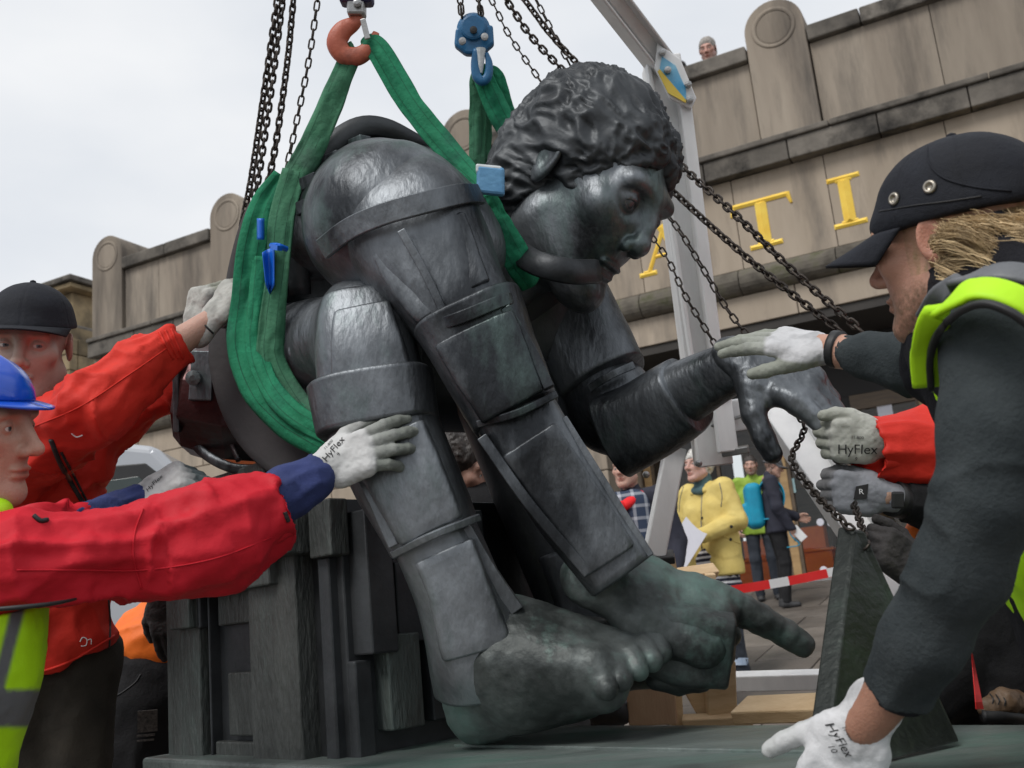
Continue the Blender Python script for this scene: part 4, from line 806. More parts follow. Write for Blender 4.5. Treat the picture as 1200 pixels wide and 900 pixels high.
# free-standing bronze wedge
wt = thing('bronze_wedge', 'tall tapering dark bronze wedge on the plate, its tip tied with chain', 'sculpture part', P(1050, 886, 1.36))
wp = [P(1001, 622, 1.62), P(1014, 622, 1.62), P(1126, 869, 1.41), P(966, 912, 1.27)]; wn = nz(np.cross(wp[2]-wp[0], wp[3]-wp[0])); wn = wn if wn@CF > 0 else -wn
V = np.array(wp+[p+CF*.03-CR*.017+CU*.002 for i, p in enumerate(wp)]); Vb, Fb = V, [[0, 1, 2, 3], [7, 6, 5, 4], [0, 4, 5, 1], [1, 5, 6, 2], [2, 6, 7, 3], [3, 7, 4, 0]]
part('wedge_plate', (Vb, Fb), M['bronze_wedge'], wt, bevel=.004)
# ---------------------------------------------------------------- padding mats and lifting slings
def ribbon(pts, w, t=.006, n=60, hints=None, folds=.25, seed=0):  # pts (px,py,d); soft flat strap facing the viewer
    c = crom(np.array([P(*p[:3]) for p in pts]), n); ww = crom(np.array([[W_(p[3], p[2])] for p in pts]), n)[:, 0]
    T = np.gradient(c, axis=0); T /= np.linalg.norm(T, axis=1)[:, None]; tw = crom(np.array([[p[4] if len(p) > 4 else 0] for p in pts]), n)[:, 0]; m = 15
    u = np.linspace(-1, 1, m); V = []
    for i in range(n):
        X = nz(np.cross(T[i], CF)); Y = nz(np.cross(X, T[i])); X2 = X*math.cos(tw[i])+Y*math.sin(tw[i]); Y2 = nz(np.cross(X2, T[i])); 
        q = np.column_stack([u*1.6+seed*3, np.full(m, i/n*4.), np.full(m, seed*5.)]); f = folds*ww[i]*vnoise(q, 3)+.12*ww[i]*vnoise(q*A3([1.5, 5, 1]), 5)
        V.append(c[i]+u[:, None]*X2*ww[i]*(1+.06*vnoise(np.array([[i/n*9, seed, .5]]), 8)[0])-Y2*(f-.25*ww[i]*(u**2-.3))[:, None])
    V = np.array(V).reshape(-1, 3); F = [[i*m+j, i*m+j+1, (i+1)*m+j+1, (i+1)*m+j] for i in range(n-1) for j in range(m-1)]
    N = vnorm(V, F); k = n*m; bd = [j for j in range(m)]+[i*m+m-1 for i in range(1, n)]+[(n-1)*m+j for j in range(m-2, -1, -1)]+[i*m for i in range(n-2, 0, -1)]
    tp = (V, F); Fa = F+[[a+k for a in f[::-1]] for f in F]+[[bd[i], bd[i]+k, bd[(i+1) % len(bd)]+k, bd[(i+1) % len(bd)]] for i in range(len(bd))]
    lines = []
    for j in (4, 10):
        rows = []
        sg = 1 if (N[k//2]@CF) < 0 else -1
        for i in range(n): rows += [V[i*m+j]+N[i*m+j]*sg*.0016-.0*CF, V[i*m+j]*.82+V[i*m+j+1]*.18+N[i*m+j]*sg*.0016]
        lines.append((np.array(rows), [[2*i, 2*i+1, 2*i+3, 2*i+2] for i in range(n-1)]))
    V0 = V-N*t*.5; V1 = V+N*t*.5; sg = 1 if (N[k//2]@CF) < 0 else -1
    for l in lines: l[0][:] += N[k//2]*sg*t*.5
    return (np.vstack([V1, V0]), Fa), lines
def sling_part(par, pts, m='sling', nm='strap', seed=0, **k):
    vf, lines = ribbon(pts, 0, seed=seed, **k); o = part(nm, vf, M[m], par, smooth=True)
    for l in lines: part('stitching', l, M['stripe'], o)
    return o
mt = thing('rubber_mat', 'dark grey rubber padding mat wrapped round the statue under the slings', 'mat', P(300, 560, 2.4))
def mstrip(pts, t=.02, name='mat_strip'):
    return part(name, tube([P(*p[:3]) for p in pts], [W_(p[3], p[2]) for p in pts], 12, 40, .14, 7, hint=np.array([nz(CF*math.cos(p_)+CR*math.sin(p_)) for p_ in np.linspace(pts[0][4], pts[-1][4], 40)])), M['rubber'], mt, smooth=True)
mstrip([(330, 214, 2.36, 14, .3), (311, 250, 2.32, 26, .3), (298, 320, 2.3, 34, .3), (297, 385, 2.3, 40, .2)])
mstrip([(288, 362, 2.34, 40, .2), (290, 425, 2.31, 46, .2), (322, 492, 2.26, 50, .0), (385, 548, 2.2, 44, -.3)])
mstrip([(335, 395, 2.2, 14, -.3), (345, 440, 2.19, 17, -.3), (362, 485, 2.16, 14, -.3)])
sl1 = thing('lifting_sling', 'long green lifting sling looped on the red hook and round the statue\'s back', 'sling', P(330, 500, 2.2), 'green lifting slings')
sling_part(sl1, [(419, 58, 2.2, 13), (408, 70, 2.2, 12), (385, 128, 2.2, 14), (360, 182, 2.2, 16), (340, 215, 2.2, 15)], 'sling_old', seed=1)
sling_part(sl1, [(345, 200, 2.19, 14), (330, 255, 2.17, 15), (325, 320, 2.16, 13), (318, 380, 2.16, 15), (318, 425, 2.15, 16), (345, 475, 2.12, 17), (385, 510, 2.06, 17)], 'sling_old', seed=2)
sling_part(sl1, [(330, 205, 2.21, 10), (308, 240, 2.21, 14), (296, 290, 2.2, 17), (289, 345, 2.2, 18), (283, 400, 2.19, 19), (300, 450, 2.16, 22), (335, 488, 2.11, 23), (385, 520, 2.05, 20)], 'sling', seed=3, folds=.35)
sling_part(sl1, [(306, 300, 2.19, 10), (303, 360, 2.18, 12), (301, 410, 2.165, 12), (315, 452, 2.12, 12), (345, 486, 2.08, 13), (392, 512, 2.03, 13)], 'sling', seed=6, folds=.3)
sling_part(sl1, [(424, 56, 2.2, 6), (440, 55, 2.19, 13), (480, 120, 2.17, 14), (525, 175, 2.14, 14), (560, 212, 2.1, 9), (574, 232, 2.08, 9)], 'sling', seed=4)
sling_part(sl1, [(572, 228, 2.08, 8), (586, 262, 2.08, 13), (604, 300, 2.1, 17), (625, 332, 2.14, 15)], 'sling', seed=5)
tie = part('cable_tie', tube([P(318, 288, 2.13), P(326, 288, 2.115), P(336, 292, 2.13)], [.006]*3, 8, 8), M['blue_tie'], sl1); part('tie_tail', beam(P(320, 289, 2.12), P(328, 291, 2.10), .012, .01, CU), M['blue_tie'], tie)
part('blue_tag', grid(lambda u, v: np.array([P(307+13*a+(4*b if a < .5 else 2), 296+38*b-8*a*(1-b)+(14*(1-abs(a*2-1)) if b > .5 else 0), 2.14+.02*math.sin(3*a)) for a, b in zip(u, v)]), 6, 9, .002), M['blue_tie'], sl1, smooth=True)
part('blue_tag', grid(lambda u, v: np.array([P(302+7*a, 256+25*b, 2.165-.01*math.sin(3*a)) for a, b in zip(u, v)]), 6, 9, .002), M['blue_tie'], sl1, smooth=True)
tg = part('sling_label', box(P(575, 212, 2.04), (.028, .012, .028), np.stack([nz(CR-CU*.1), CF, CU], 1)), M['blue_tape'], sl1, bevel=.006); part('label_top', box(P(573, 200, 2.045), (.026, .016, .009), np.stack([nz(CR-CU*.1), CF, CU], 1)), M['white_tape'], tg, bevel=.004)
sl2 = thing('lifting_sling', 'short folded green sling on the blue hook, passing behind the bronze head', 'sling', P(575, 190, 2.6), 'green lifting slings')
sling_part(sl2, [(566, 78, 2.55, 7), (560, 95, 2.56, 9), (560, 140, 2.57, 10), (559, 200, 2.58, 9)], 'sling_old', seed=7); sling_part(sl2, [(570, 80, 2.56, 5), (568, 120, 2.58, 8), (567, 195, 2.6, 8)], 'sling_old', seed=8)
sling_part(sl2, [(566, 76, 2.53, 5), (566, 88, 2.52, 11), (585, 132, 2.52, 13), (612, 178, 2.52, 12)], 'sling', seed=9); sling_part(sl2, [(574, 80, 2.55, 5), (582, 92, 2.56, 9), (592, 128, 2.58, 10), (608, 165, 2.6, 10)], 'sling', seed=10)
# ---------------------------------------------------------------- chains and hooks
def link_mesh(name, pitch, wire, wid):
    L = pitch*.5; r = wid/2; a = np.concatenate([np.linspace(0, math.pi, 6), np.linspace(math.pi, 2*math.pi, 6)]); pts = [(r*math.cos(t), (L*.55 if t <= math.pi and i < 6 else -L*.55)+r*math.sin(t)*1.0, 0) for i, t in enumerate(a)]
    n = len(pts); V = []; seg = 6
    for i in range(n):
        p, q, o = A3(pts[i]), A3(pts[(i+1) % n]), A3(pts[i-1]); T = nz(q-o); X = np.array([T[1], -T[0], 0]); V += [p+X*wire*math.cos(b)+np.array([0, 0, 1.])*wire*math.sin(b) for b in np.linspace(0, 2*math.pi, seg, endpoint=False)]
    F = [[i*seg+j, i*seg+(j+1) % seg, ((i+1) % n)*seg+(j+1) % seg, ((i+1) % n)*seg+j] for i in range(n) for j in range(seg)]
    me = mk(name, np.array(V), F, M['chain'], True); return me
LK = {'heavy': (link_mesh('chain_link', .0235, .0034, .0150), .0200), 'thin': (link_mesh('chain_link', .0275, .0024, .0125), .0245), 'fine': (link_mesh('chain_link', .020, .0024, .011), .0172)}
def chain(label, pts, kind='heavy', group='lifting chains', tw=.7, ph=0):
    me, pitch = LK[kind]
    if pts[0][1] < 0: a, b = A3(pts[0]), A3(pts[1]); pts = [tuple(a+(a-b)/(b[1]-a[1])*300)]+list(pts)
    c = crom(np.array([P(*p) for p in pts]), 400); L = np.concatenate([[0], np.cumsum(np.linalg.norm(np.diff(c, axis=0), axis=1))]); n = int(L[-1]/pitch)
    t = thing('chain', label, 'chain', c[-1], group); lp = A3(t.location)
    for i in range(n):
        s_ = (i+.5)*pitch; p = np.array([np.interp(s_, L, c[:, j]) for j in range(3)]); q = np.array([np.interp(s_+pitch*.5, L, c[:, j]) for j in range(3)]); T = nz(q-p) if np.linalg.norm(q-p) > 1e-6 else T
        Z = nz(np.cross(T, CR)) ; a = ph+tw*.4*math.sin(i*.13+ph)+(math.pi/2 if i % 2 else 0); X = np.cross(T, Z); Z2 = Z*math.cos(a)+X*math.sin(a); X2 = np.cross(T, Z2)
        o = bpy.data.objects.new('chain_link', me); COL.objects.link(o); o.parent = t; R = np.stack([X2, T, Z2], 1); m4 = Matrix(R.tolist()).to_4x4(); m4.translation = V_(p-lp); o.matrix_basis = m4
    return t
chain('heavy rusty chain, leftmost of the strands hanging behind the green sling', [(327, -12, 2.75), (312, 90, 2.75), (295, 205, 2.75), (284, 262, 2.75), (277, 318, 2.75)], ph=.3)
chain('heavy chain overlapping the leftmost strand, partly behind it', [(333, -12, 2.8), (321, 80, 2.8), (304, 200, 2.8), (296, 240, 2.8)], ph=.9)
chain('heavy chain just right of the leftmost pair, above the green sling', [(345, -12, 2.7), (337, 70, 2.7), (323, 170, 2.7), (310, 232, 2.7)], ph=.6)
chain('thin long-link chain left of the red hook', [(374, -12, 2.6), (362, 70, 2.6), (346, 150, 2.6), (334, 205, 2.6)], 'thin', ph=.2)
chain('thin chain holding the left side of the blue hoist block', [(538, -12, 2.5), (540, 8, 2.5), (542, 26, 2.5)], 'thin', 'block chains')
chain('thin chain holding the right side of the blue hoist block', [(559, -12, 2.5), (562, 6, 2.5), (565, 24, 2.5)], 'thin', 'block chains', ph=.5)
chain('thin chain slanting down behind the crown of the bronze head', [(570, -12, 2.9), (596, 40, 2.9), (638, 102, 2.88), (690, 180, 2.85), (742, 250, 2.8), (780, 300, 2.75), (805, 350, 2.7), (842, 410, 2.65)], 'thin', 'slack chains behind the head', ph=.4)
chain('heavy slack chain, lower of the two crossing in front of the white post', [(585, -12, 2.9), (622, 42, 2.9), (668, 92, 2.88), (730, 165, 2.8), (795, 230, 2.7), (885, 310, 2.55), (992, 394, 2.4)], group='slack chains behind the head', ph=.1)
chain('heavy slack chain, upper of the two crossing in front of the white post', [(606, -12, 2.9), (645, 40, 2.9), (690, 88, 2.86), (745, 140, 2.8), (797, 193, 2.7), (860, 250, 2.55), (930, 318, 2.45), (1016, 394, 2.35)], group='slack chains behind the head', ph=.8)
chain('thin chain end looped beside the heavy chains above the head', [(622, -12, 2.95), (650, 42, 2.95), (672, 84, 2.95)], 'thin', 'slack chains behind the head', ph=.2)
chain('thin chain slanting under the bronze face to the far forearm', [(757, 230, 2.62), (790, 262, 2.6), (822, 312, 2.55), (852, 362, 2.5), (880, 398, 2.45)], 'thin', 'slack chains behind the head', ph=.6)
chain('thin chain from the bronze hand down to the wedge tip', [(920, 462, 2.2), (942, 500, 2.15), (928, 538, 2.0), (950, 572, 1.85), (976, 600, 1.7), (1002, 624, 1.6)], 'thin', 'chains at the wedge', ph=.3)
chain('short chain from the grey glove down to the wedge tip', [(1000, 590, 1.9), (1008, 612, 1.75), (1016, 642, 1.59)], 'thin', 'chains at the wedge', ph=.7)
chain('thin chain hanging below the rear of the statue', [(270, 530, 2.62), (272, 575, 2.62)], 'fine', 'chain under the rear', ph=.7)
chain('heavy chain holding the purple block of the red hook', [(418, -24, 2.2), (418, -10, 2.2), (418, -4, 2.2)], group='block chains')
hk = thing('lifting_hook', 'rusty red lifting hook under a purple block holding the long green sling', 'hook', P(416, 60, 2.2))
part('hook', tube([P(418, 12, 2.2), P(416, 26, 2.2), P(402, 36, 2.2), P(395, 50, 2.2), P(403, 64, 2.2), P(419, 66, 2.2), P(433, 56, 2.2), P(441, 38, 2.2)], [.012, .015, .021, .023, .021, .02, .016, .007], 12, 40, .75, 2.4, hint=CF), M['hook_red'], hk, smooth=True)
part('latch', beam(P(425, 22, 2.18), P(431, 46, 2.18), .012, .006, CF), M['steel'], hk, bevel=.002)
bk = part('swivel_block', box(P(418, 4, 2.2), (.019, .02, .03), np.stack([CR, CF, CU], 1)), M['steel'], hk, bevel=.006)
part('block_cheek', box(P(418, -6, 2.2), (.036, .024, .022), np.stack([CR, CF, CU], 1)), M['purple_paint'], hk, bevel=.008)
part('pin', lathe([(.009, 0), (.009, .006), (.004, .008)], (P(419, 4, 2.178), np.stack([CR, -CU, -CF], 1)), 12), M['steel'], bk)
hb = thing('hoist_block', 'round blue hoist block with its hook on two thin chains', 'hoist', P(558, 80, 2.5))
fb_ = np.stack([CR, -CU, -CF], 1)
bb = part('block_body', lathe([(.030, -.03), (.040, -.026), (.042, .0), (.041, .012), (.034, .02), (.031, .021), (.031, .028), (.026, .03)], (P(555, 36, 2.52), fb_), 28), M['blue_paint'], hb, smooth=False, bevel=.001)
part('block_lug', prism([(-.044, .012), (-.048, -.03), (-.02, -.052), (.02, -.052), (.05, -.026), (.047, .02)], 0, .03, (P(555, 38, 2.50), np.stack([CR, CF, CU], 1))), M['blue_paint'], hb, bevel=.006)
for dx, dy in ((0, 0), (-13, 13), (13, 8)): part('bolt', lathe([(.009, 0), (.009, .008), (.004, .009)], (P(555+dx, 36+dy, 2.486), fb_), 12), M['steel' if dx else 'car_trim'], bb)
part('swivel', lathe([(.013, .0), (.008, .045), (.005, .06)], (P(563, 57, 2.5), np.stack([CR, CF, -CU], 1)), 12), M['white_tape'], hb)
part('hook', tube([P(559, 58, 2.5), P(557, 74, 2.5), P(559, 90, 2.5), P(566, 95, 2.5), P(572, 88, 2.5), P(573, 74, 2.5), P(570, 62, 2.5)], [.010, .011, .012, .012, .011, .009, .005], 10, 30, .8, 2.4, hint=CF), M['blue_paint'], hb, smooth=True)
# ---------------------------------------------------------------- aluminium gantry
ga = thing('gantry', 'grey aluminium lifting gantry with a sloping top beam and splayed legs', 'gantry', P(900, 800, 3.3))
def pb(name, a, b, w, t, m='alu', up=CF, par=ga, bev=.004): return part(name, beam(P(*a), P(*b), W_(w, (a[2]+b[2])/2), t, up), M[m], par, bevel=bev)
tbm = pb('top_beam', (360, -461, 2.11), (780, 82, 2.97), 17, .07, up=CF*.8+CR*.4-CU*.3)
for e in (-1, 1): pb('beam_flange', (360+e*13, -461-e*10, 2.09), (780+e*9, 82-e*7, 2.94), 4.3, .085, par=tbm, up=CF*.8+CR*.4-CU*.3)
pb('post', (775, 70, 2.98), (836, 545, 2.95), 40, .09); pb('post_flange', (798, 110, 2.93), (843, 470, 2.90), 14, .10); pb('post_edge', (757, 78, 2.96), (815, 470, 2.93), 5, .11)
np_l = part('node_plate', prism([(-.035, .10), (.03, .055), (.075, -.055), (.06, -.085), (.0, -.055), (-.042, .03)], 0, .012, (P(785, 92, 2.86), np.stack([CR, CF, CU], 1))), M['alu'], ga, bevel=.003)
part('decal', prism([(-.022, .062), (.016, .036), (.045, -.03), (.045, -.058), (.005, -.032), (-.028, .028)], 0, .003, (P(785, 92, 2.856), np.stack([CR, CF, CU], 1))), M['blue_decal'], np_l)
part('decal_edge', prism([(-.028, .026), (.045, -.06), (.045, -.068), (-.005, -.04), (-.034, .02)], 0, .003, (P(785, 92, 2.852), np.stack([CR, CF, CU], 1))), M['yellow_decal'], np_l)
for q in ((776, 62), (782, 83), (806, 100), (808, 118)): part('bolt', lathe([(.010, 0), (.010, .012), (.004, .014)], (P(q[0], q[1], 2.855), fb_), 8), M['steel'], np_l)
pb('cross_member', (730, 508, 3.0), (925, 476, 2.9), 36, .06); pb('hub_post', (844, 460, 2.88), (853, 530, 2.86), 22, .04, 'alu'); pb('hub_foot', (846, 531, 2.87), (878, 526, 2.85), 9, .04, 'steel')
pb('leg', (791, 525, 3.0), (766, 652, 2.95), 24, .06); pb('leg', (908, 478, 2.8), (1092, 742, 2.1), 44, .07); pb('leg_flange', (925, 476, 2.78), (1102, 728, 2.08), 7, .09)
pb('foot_pad', (755, 655, 2.96), (790, 652, 2.95), 9, .12, 'car_trim')
pb('base_beam', (700, 803, 3.4), (1120, 792, 3.1), 19, .06)
for q in ((757, 556), (818, 543), (900, 505)): part('bolt', lathe([(.010, 0), (.010, .01), (.004, .012)], (P(q[0], q[1], 2.83), fb_), 8), M['steel'], ga)
pb('tie_rod', (815, 505, 2.93), (900, 478, 2.85), 4, .01, 'steel')
# ---------------------------------------------------------------- timber
tm = thing('timber_trestle', 'pale new pine trestle with a plywood side under the statue', 'trestle', P(800, 900, 2.75))
pb('board', (735, 822, 2.7), (792, 820, 2.68), 56, .02, 'plywood', par=tm); pb('upright', (842, 772, 2.72), (846, 900, 2.72), 34, .07, 'pine', par=tm); pb('brace', (798, 782, 2.76), (834, 846, 2.74), 22, .04, 'pine', par=tm); pb('upright', (790, 800, 2.74), (796, 900, 2.74), 14, .05, 'pine', par=tm); pb('rail', (800, 846, 2.70), (882, 842, 2.66), 12, .05, 'pine', par=tm)
tb = tag(pb('timber_beam', (868, 832, 2.42), (1100, 824, 2.1), 17, .09, 'pine', par=None), 'long sawn timber beam lying beside the bronze plate', 'timber'); 
t3 = thing('crate', 'open pine crate behind the bronze hand', 'crate', P(810, 690, 3.4)); pb('board', (770, 678, 3.4), (838, 668, 3.5), 16, .03, 'pine', CU*.8-CF*.6, t3); pb('upright', (832, 672, 3.42), (836, 760, 3.42), 12, .03, 'pine', par=t3); pb('board', (700, 705, 3.44), (828, 688, 3.46), 18, .02, 'pine', par=t3)
tag(part('timber_block', beam(P(770, 660, 3.35), P(790, 656, 3.35), W_(18, 3.35), .06, CF), M['cork']), 'small orange-brown wood block under the gantry leg', 'block')
pb2 = tag(part('timber_block', beam(P(276, 556, 2.62), P(316, 547, 2.62), W_(22, 2.62), .1, CF), M['cork']), 'brown wood block wedged under the statue\'s rear', 'block')
for i, (a, b) in enumerate(((-1.45, 1.42), (-.85, 1.42), (-.3, 1.42))): tag(part('timber_bearer', box(ab(a, b, .225), (.06, .30, .22), FPL), M['pine'], bevel=.004), ('pine bearer under the bronze plate below the block seat', 'pine bearer under the middle of the bronze plate', 'pine bearer under the right end of the bronze plate')[i], 'timber', 'bearers under the plate')
tag(part('timber_bearer', box(ab(a0-.4, b0+.36, .20), (.3, .3, .19), FPL), M['pine'], bevel=.004), 'broad pine bearer under the block seat', 'timber', 'bearers under the plate')
# ---------------------------------------------------------------- barrier tape
bt = thing('barrier_tape', 'red and white barrier tape stretched behind the statue', 'tape', P(900, 668, 6.0))
pa, pbn = P(640, 704, 6.0), P(1130, 628, 5.6); N_ = 22
for i in range(N_):
    f0, f1 = i/N_, (i+1)/N_; sag = lambda f: np.array([0, 0, -.10*4*f*(1-f)]); part('tape_band', beam(pa*(1-f0)+pbn*f0+sag(f0), pa*(1-f1)+pbn*f1+sag(f1), .05, .002, CF), M['tape_red' if i % 3 else 'white'], bt)
# ---------------------------------------------------------------- the crew round the statue
def bvh(VF): return BVHTree.FromPolygons([tuple(v) for v in VF[0]], [tuple(int(i) for i in f) for f in VF[1]])
def cast(B, px, py): r = nz(ray(px, py)); h = B.ray_cast(V_(CC), V_(r), 30); return None if h[0] is None else A3(h[0])
def surf_line(name, B, pts, r, m, par, n=40, lift=.0009, ratio=1.):   # seam or zip laid on a surface, given as pixel path
    q = [cast(B, *p) for p in crom(np.array(pts, float), n)]; q = [x for x in q if x is not None]
    if len(q) < 3: return None
    q = np.array(q); q[1:-1] = (q[:-2]+q[1:-1]+q[2:])/3
    return part(name, tube(q-CF*lift, [r]*len(q), 6, None, ratio), M[m], par, smooth=True)
def px_sdf(s, chains, k=.03):
    for c in chains:
        for p, q in zip(c[:-1], c[1:]): s.cap(P(*p[:3]), P(*q[:3]), W_(p[3], p[2]), W_(q[3], q[2]), k=k)
    return s
def cut_end(s, p, q, L=.12, hw=.10, inner=None):     # square-cut, slightly hollow cuff at p, arm running q -> p
    a, b = P(*p[:3]), P(*q[:3]); f = nz(a-b); R = frame(f, [.1, .2, 1]); s.box(a+f*L/2, (hw, L/2, hw), R, rd=.001, k=.003, op='s')
    if inner: s.cap(a-f*.03, a+f*.05, inner, inner, k=.003, op='s')
def ground_under(px, py, d): q = P(px, py, d); return np.array([q[0], q[1], float(gz(q[0], q[1]))])
def glove(p, W, X, N, side, par=None, m='glove', **k):
    V, F, C_ = hand(W, X, N, side, **k); o = p.part('glove', (V, F), m, par, smooth=True, cols=C_); return o, (V, F)
def leg_set(p, px_hips, ground_off, r=.085, m='brown_cloth', shoe='shoe', seed=0, knee=(0, 0, 0)):
    ends = []
    s = Sdf(); lines = []
    for h, g in zip(px_hips, ground_off):
        a = P(*h); b = np.array([g[0], g[1], float(gz(g[0], g[1]))]); k_ = (a+b)/2+A3(knee); s.chain([a, k_, b+[0, 0, .1]], [r*1.15, r*.85, r*.72], k=.02); lines.append([a, k_, b]); ends.append(b)
    s.cap(P(*px_hips[0]), P(*px_hips[1]), r*1.25, k=.04); V, F = s.mesh(.010); V = wrinkle(V, F, lines, .008, 9, seed=seed); p.part('trousers', (V, F), m, smooth=True)
    for b in ends: sh = Sdf().cap(b+[0, .02, .04], b+[.02, -.15, .035], .045, .038).cap(b+[0, .02, .05], b+[0, .02, .10], .048); sh.box(b+[0, 0, -.05], (.3, .3, .05), op='s', k=.002); V, F = sh.mesh(.008); p.part('shoe', (V, F), shoe, smooth=True)
    return (V, F)
# ---- man in the red shell jacket and black cap
p1 = Person('man in a bright red jacket and black cap, both gloves on the statue\'s back', ground_under(70, 600, 2.45))
p1.head(P(35, 403, 2.30), -CF*.95+CR*.24-CU*.06, CU*1+CR*.04, 1.06, .0024, (.48, .345, .285), stubble=.25, sc=(.30, .20, .17), brow=(.17, .11, .08), hair=lambda V: ((V[:, 2] > .012) & (np.abs(V[:, 0]) > .055) & (V[:, 1] < .045)).astype(float)*.5, hcol=(.24, .17, .13), iris=(.10, .13, .14))
e = eyes(p1.hc, p1.hR, p1.hk, iris=(.10, .13, .14), gx=-.0035)
core_ = [P(70, 540, 2.45), P(75, 700, 2.45), P(70, 800, 2.45)]
body_core(p1, core_, [.07, .07, .05]); body_core(p1, [P(60, 540, 2.45), P(45, 450, 2.36)], [.07, .05])
arm_core(p1, [P(20, 530, 2.34), P(110, 470, 2.1), P(205, 404, 2.20), P(250, 374, 2.245)], [.04, .03, .032, .026], (.50, .29, .22))
arm_core(p1, [P(160, 478, 2.52), P(222, 432, 2.62), P(226, 388, 2.62)], [.03, .03, .026], (.50, .29, .22))
bo = p1.body(); p1.eyes_part(bo, e)
cp = cap_mesh(p1, tilt=-.14, brimlen=.060, curve=.024, low=.036)
A1 = [(2, 552, 2.34, 50), (58, 516, 2.18, 45), (110, 476, 2.10, 41), (165, 430, 2.15, 32), (204, 404, 2.20, 27)]
A2 = [(90, 522, 2.48, 38), (155, 478, 2.52, 35), (200, 448, 2.6, 31), (226, 428, 2.64, 26)]
s = Sdf(); px_sdf(s, [[(38, 555, 2.46, 58), (38, 700, 2.46, 60), (36, 780, 2.46, 60)], [(76, 555, 2.46, 42), (80, 690, 2.46, 47), (82, 740, 2.46, 51)], A1, A2, [(30, 545, 2.44, 44), (84, 540, 2.46, 42)]], k=.035)
cut_end(s, (208, 401, 2.205), (165, 430, 2.15), inner=.036); cut_end(s, (229, 425, 2.65), (200, 448, 2.6), inner=.033)
hc_ = P(85, 775, 2.46); s.box(hc_-CU*.16+CR*.02, (.5, .5, .16), np.stack([nz(CR+CU*.40), CF, nz(CU-CR*.40)], 1), rd=.002, k=.006, op='s')
V, F = s.mesh(.0058); V = wrinkle(V, F, [[P(*q[:3]) for q in A1], [P(*q[:3]) for q in A2], [P(62, 780, 2.46), P(62, 540, 2.46)]], .0135, 14, 1.5, 3)
jk = p1.part('jacket', (V, F), 'red_a', smooth=True); B = bvh((V, F)); VFj = (V, F)
surf_line('zip', B, [(60, 515), (72, 545), (92, 580), (112, 612)], .0055, 'car_trim', jk); surf_line('zip', B, [(72, 530), (86, 556), (104, 590), (128, 622)], .003, 'car_trim', jk)
surf_line('sleeve_seam', B, [(40, 500), (95, 476), (150, 440), (196, 408)], .0013, 'red_a', jk)
surf_line('pocket_zip', B, [(53, 706), (52, 735), (53, 757)], .005, 'car_trim', jk); surf_line('side_seam', B, [(127, 700), (129, 730), (128, 760)], .003, 'car_trim', jk)
surf_line('hem_cord', B, [(36, 791), (80, 776), (134, 745)], .0035, 'red_a', jk); surf_line('logo', B, [(94, 752), (97, 747), (102, 749), (101, 756), (95, 757)], .0012, 'white', jk); surf_line('logo', B, [(103, 750), (107, 749), (107, 755)], .001, 'white', jk)
surf_line('logo', B, [(84, 508), (90, 512), (97, 510)], .0015, 'white', jk)
for zz in (0, 1, 2): surf_line('cuff_gather', B, [(187+zz*7, 389+zz*-1.5), (194+zz*7, 404), (203+zz*6, 420)], .003, 'red_a', jk)
leg_set(p1, [(35, 780, 2.48), (88, 770, 2.5)], [P(35, 780, 2.5), P(95, 780, 2.52)], seed=4)
g, vf = glove(p1, P(246, 377, 2.24), CR*.52+CU*.80+CF*.15, -CF*.70-CR*.62+CU*.35, 1, curls=[(.75, .7, .5), (.85, .8, .5), (.9, .8, .5), (.9, .8, .5)], thumb=(.35, .3, .3), white=(.45, .445, .41), coat=(.30, .305, .25), cuff=.035, fat=1.08)
surf_line('cuff_band', bvh(vf), [(231, 372), (240, 381), (250, 391)], .0022, 'car_trim', g)
glove(p1, P(227, 384, 2.62), CU*.9+CR*.22, -CF*.75-CR*.65, -1, curls=[(1.0, .5, .3), (1.05, .55, .3), (1.1, .6, .4), (1.15, .7, .4)], thumb=(.3, .6, .4), white=(.45, .445, .41), coat=(.30, .305, .25), cuff=.05, fat=1.15, k=1.04)
# ---- man in the blue helmet
p2 = Person('man in a blue hard hat and yellow vest, one glove on the bronze shin', ground_under(-70, 800, 1.55))
p2.head(P(-37, 497, 1.62), CR*.99-CF*.08-CU*.05, CU*1+CR*.0, 1.0, .0022, (.52, .30, .225), stubble=.10, sc=(.30, .21, .18), brow=(.22, .15, .10), hair=lambda V: ((V[:, 2] > -.01) & (V[:, 1] < .015)).astype(float), hcol=(.10, .075, .05))
body_core(p2, [P(-70, 640, 1.6), P(-60, 560, 1.62)], [.065, .055]); body_core(p2, [P(-80, 700, 1.55), P(-100, 950, 1.5)], [.1, .1])
arm_core(p2, [P(-70, 670, 1.56), P(180, 644, 1.65), P(300, 600, 1.74), P(376, 553, 1.82)], [.05, .03, .026, .022], (.5, .3, .22)); arm_core(p2, [P(-80, 690, 1.6), P(40, 632, 1.85), P(110, 602, 2.0), P(160, 584, 2.12)], [.05, .024, .02, .018], (.5, .3, .22))
bo = p2.body(); p2.eyes_part(bo)
s = Sdf(); s.ell((0, -.018, .042), (.098, .115, .078), k=.001); s.box((0, 0, -.022), (.3, .3, .062), rd=.001, k=.003, op='s')
V, F = s.mesh(.004); th = np.arctan2(V[:, 0], V[:, 1]+.012); N = vnorm(V, F); rid = np.exp(-(V[:, 0]/.012)**2)+.7*np.exp(-((np.abs(V[:, 0])-.045)/.009)**2); V = V+N*(.005*rid*np.clip((V[:, 2]-.07)/.04, 0, 1))[:, None]
hh = p2.part('hard_hat', (p2.hl(V), F), 'helmet', smooth=True)
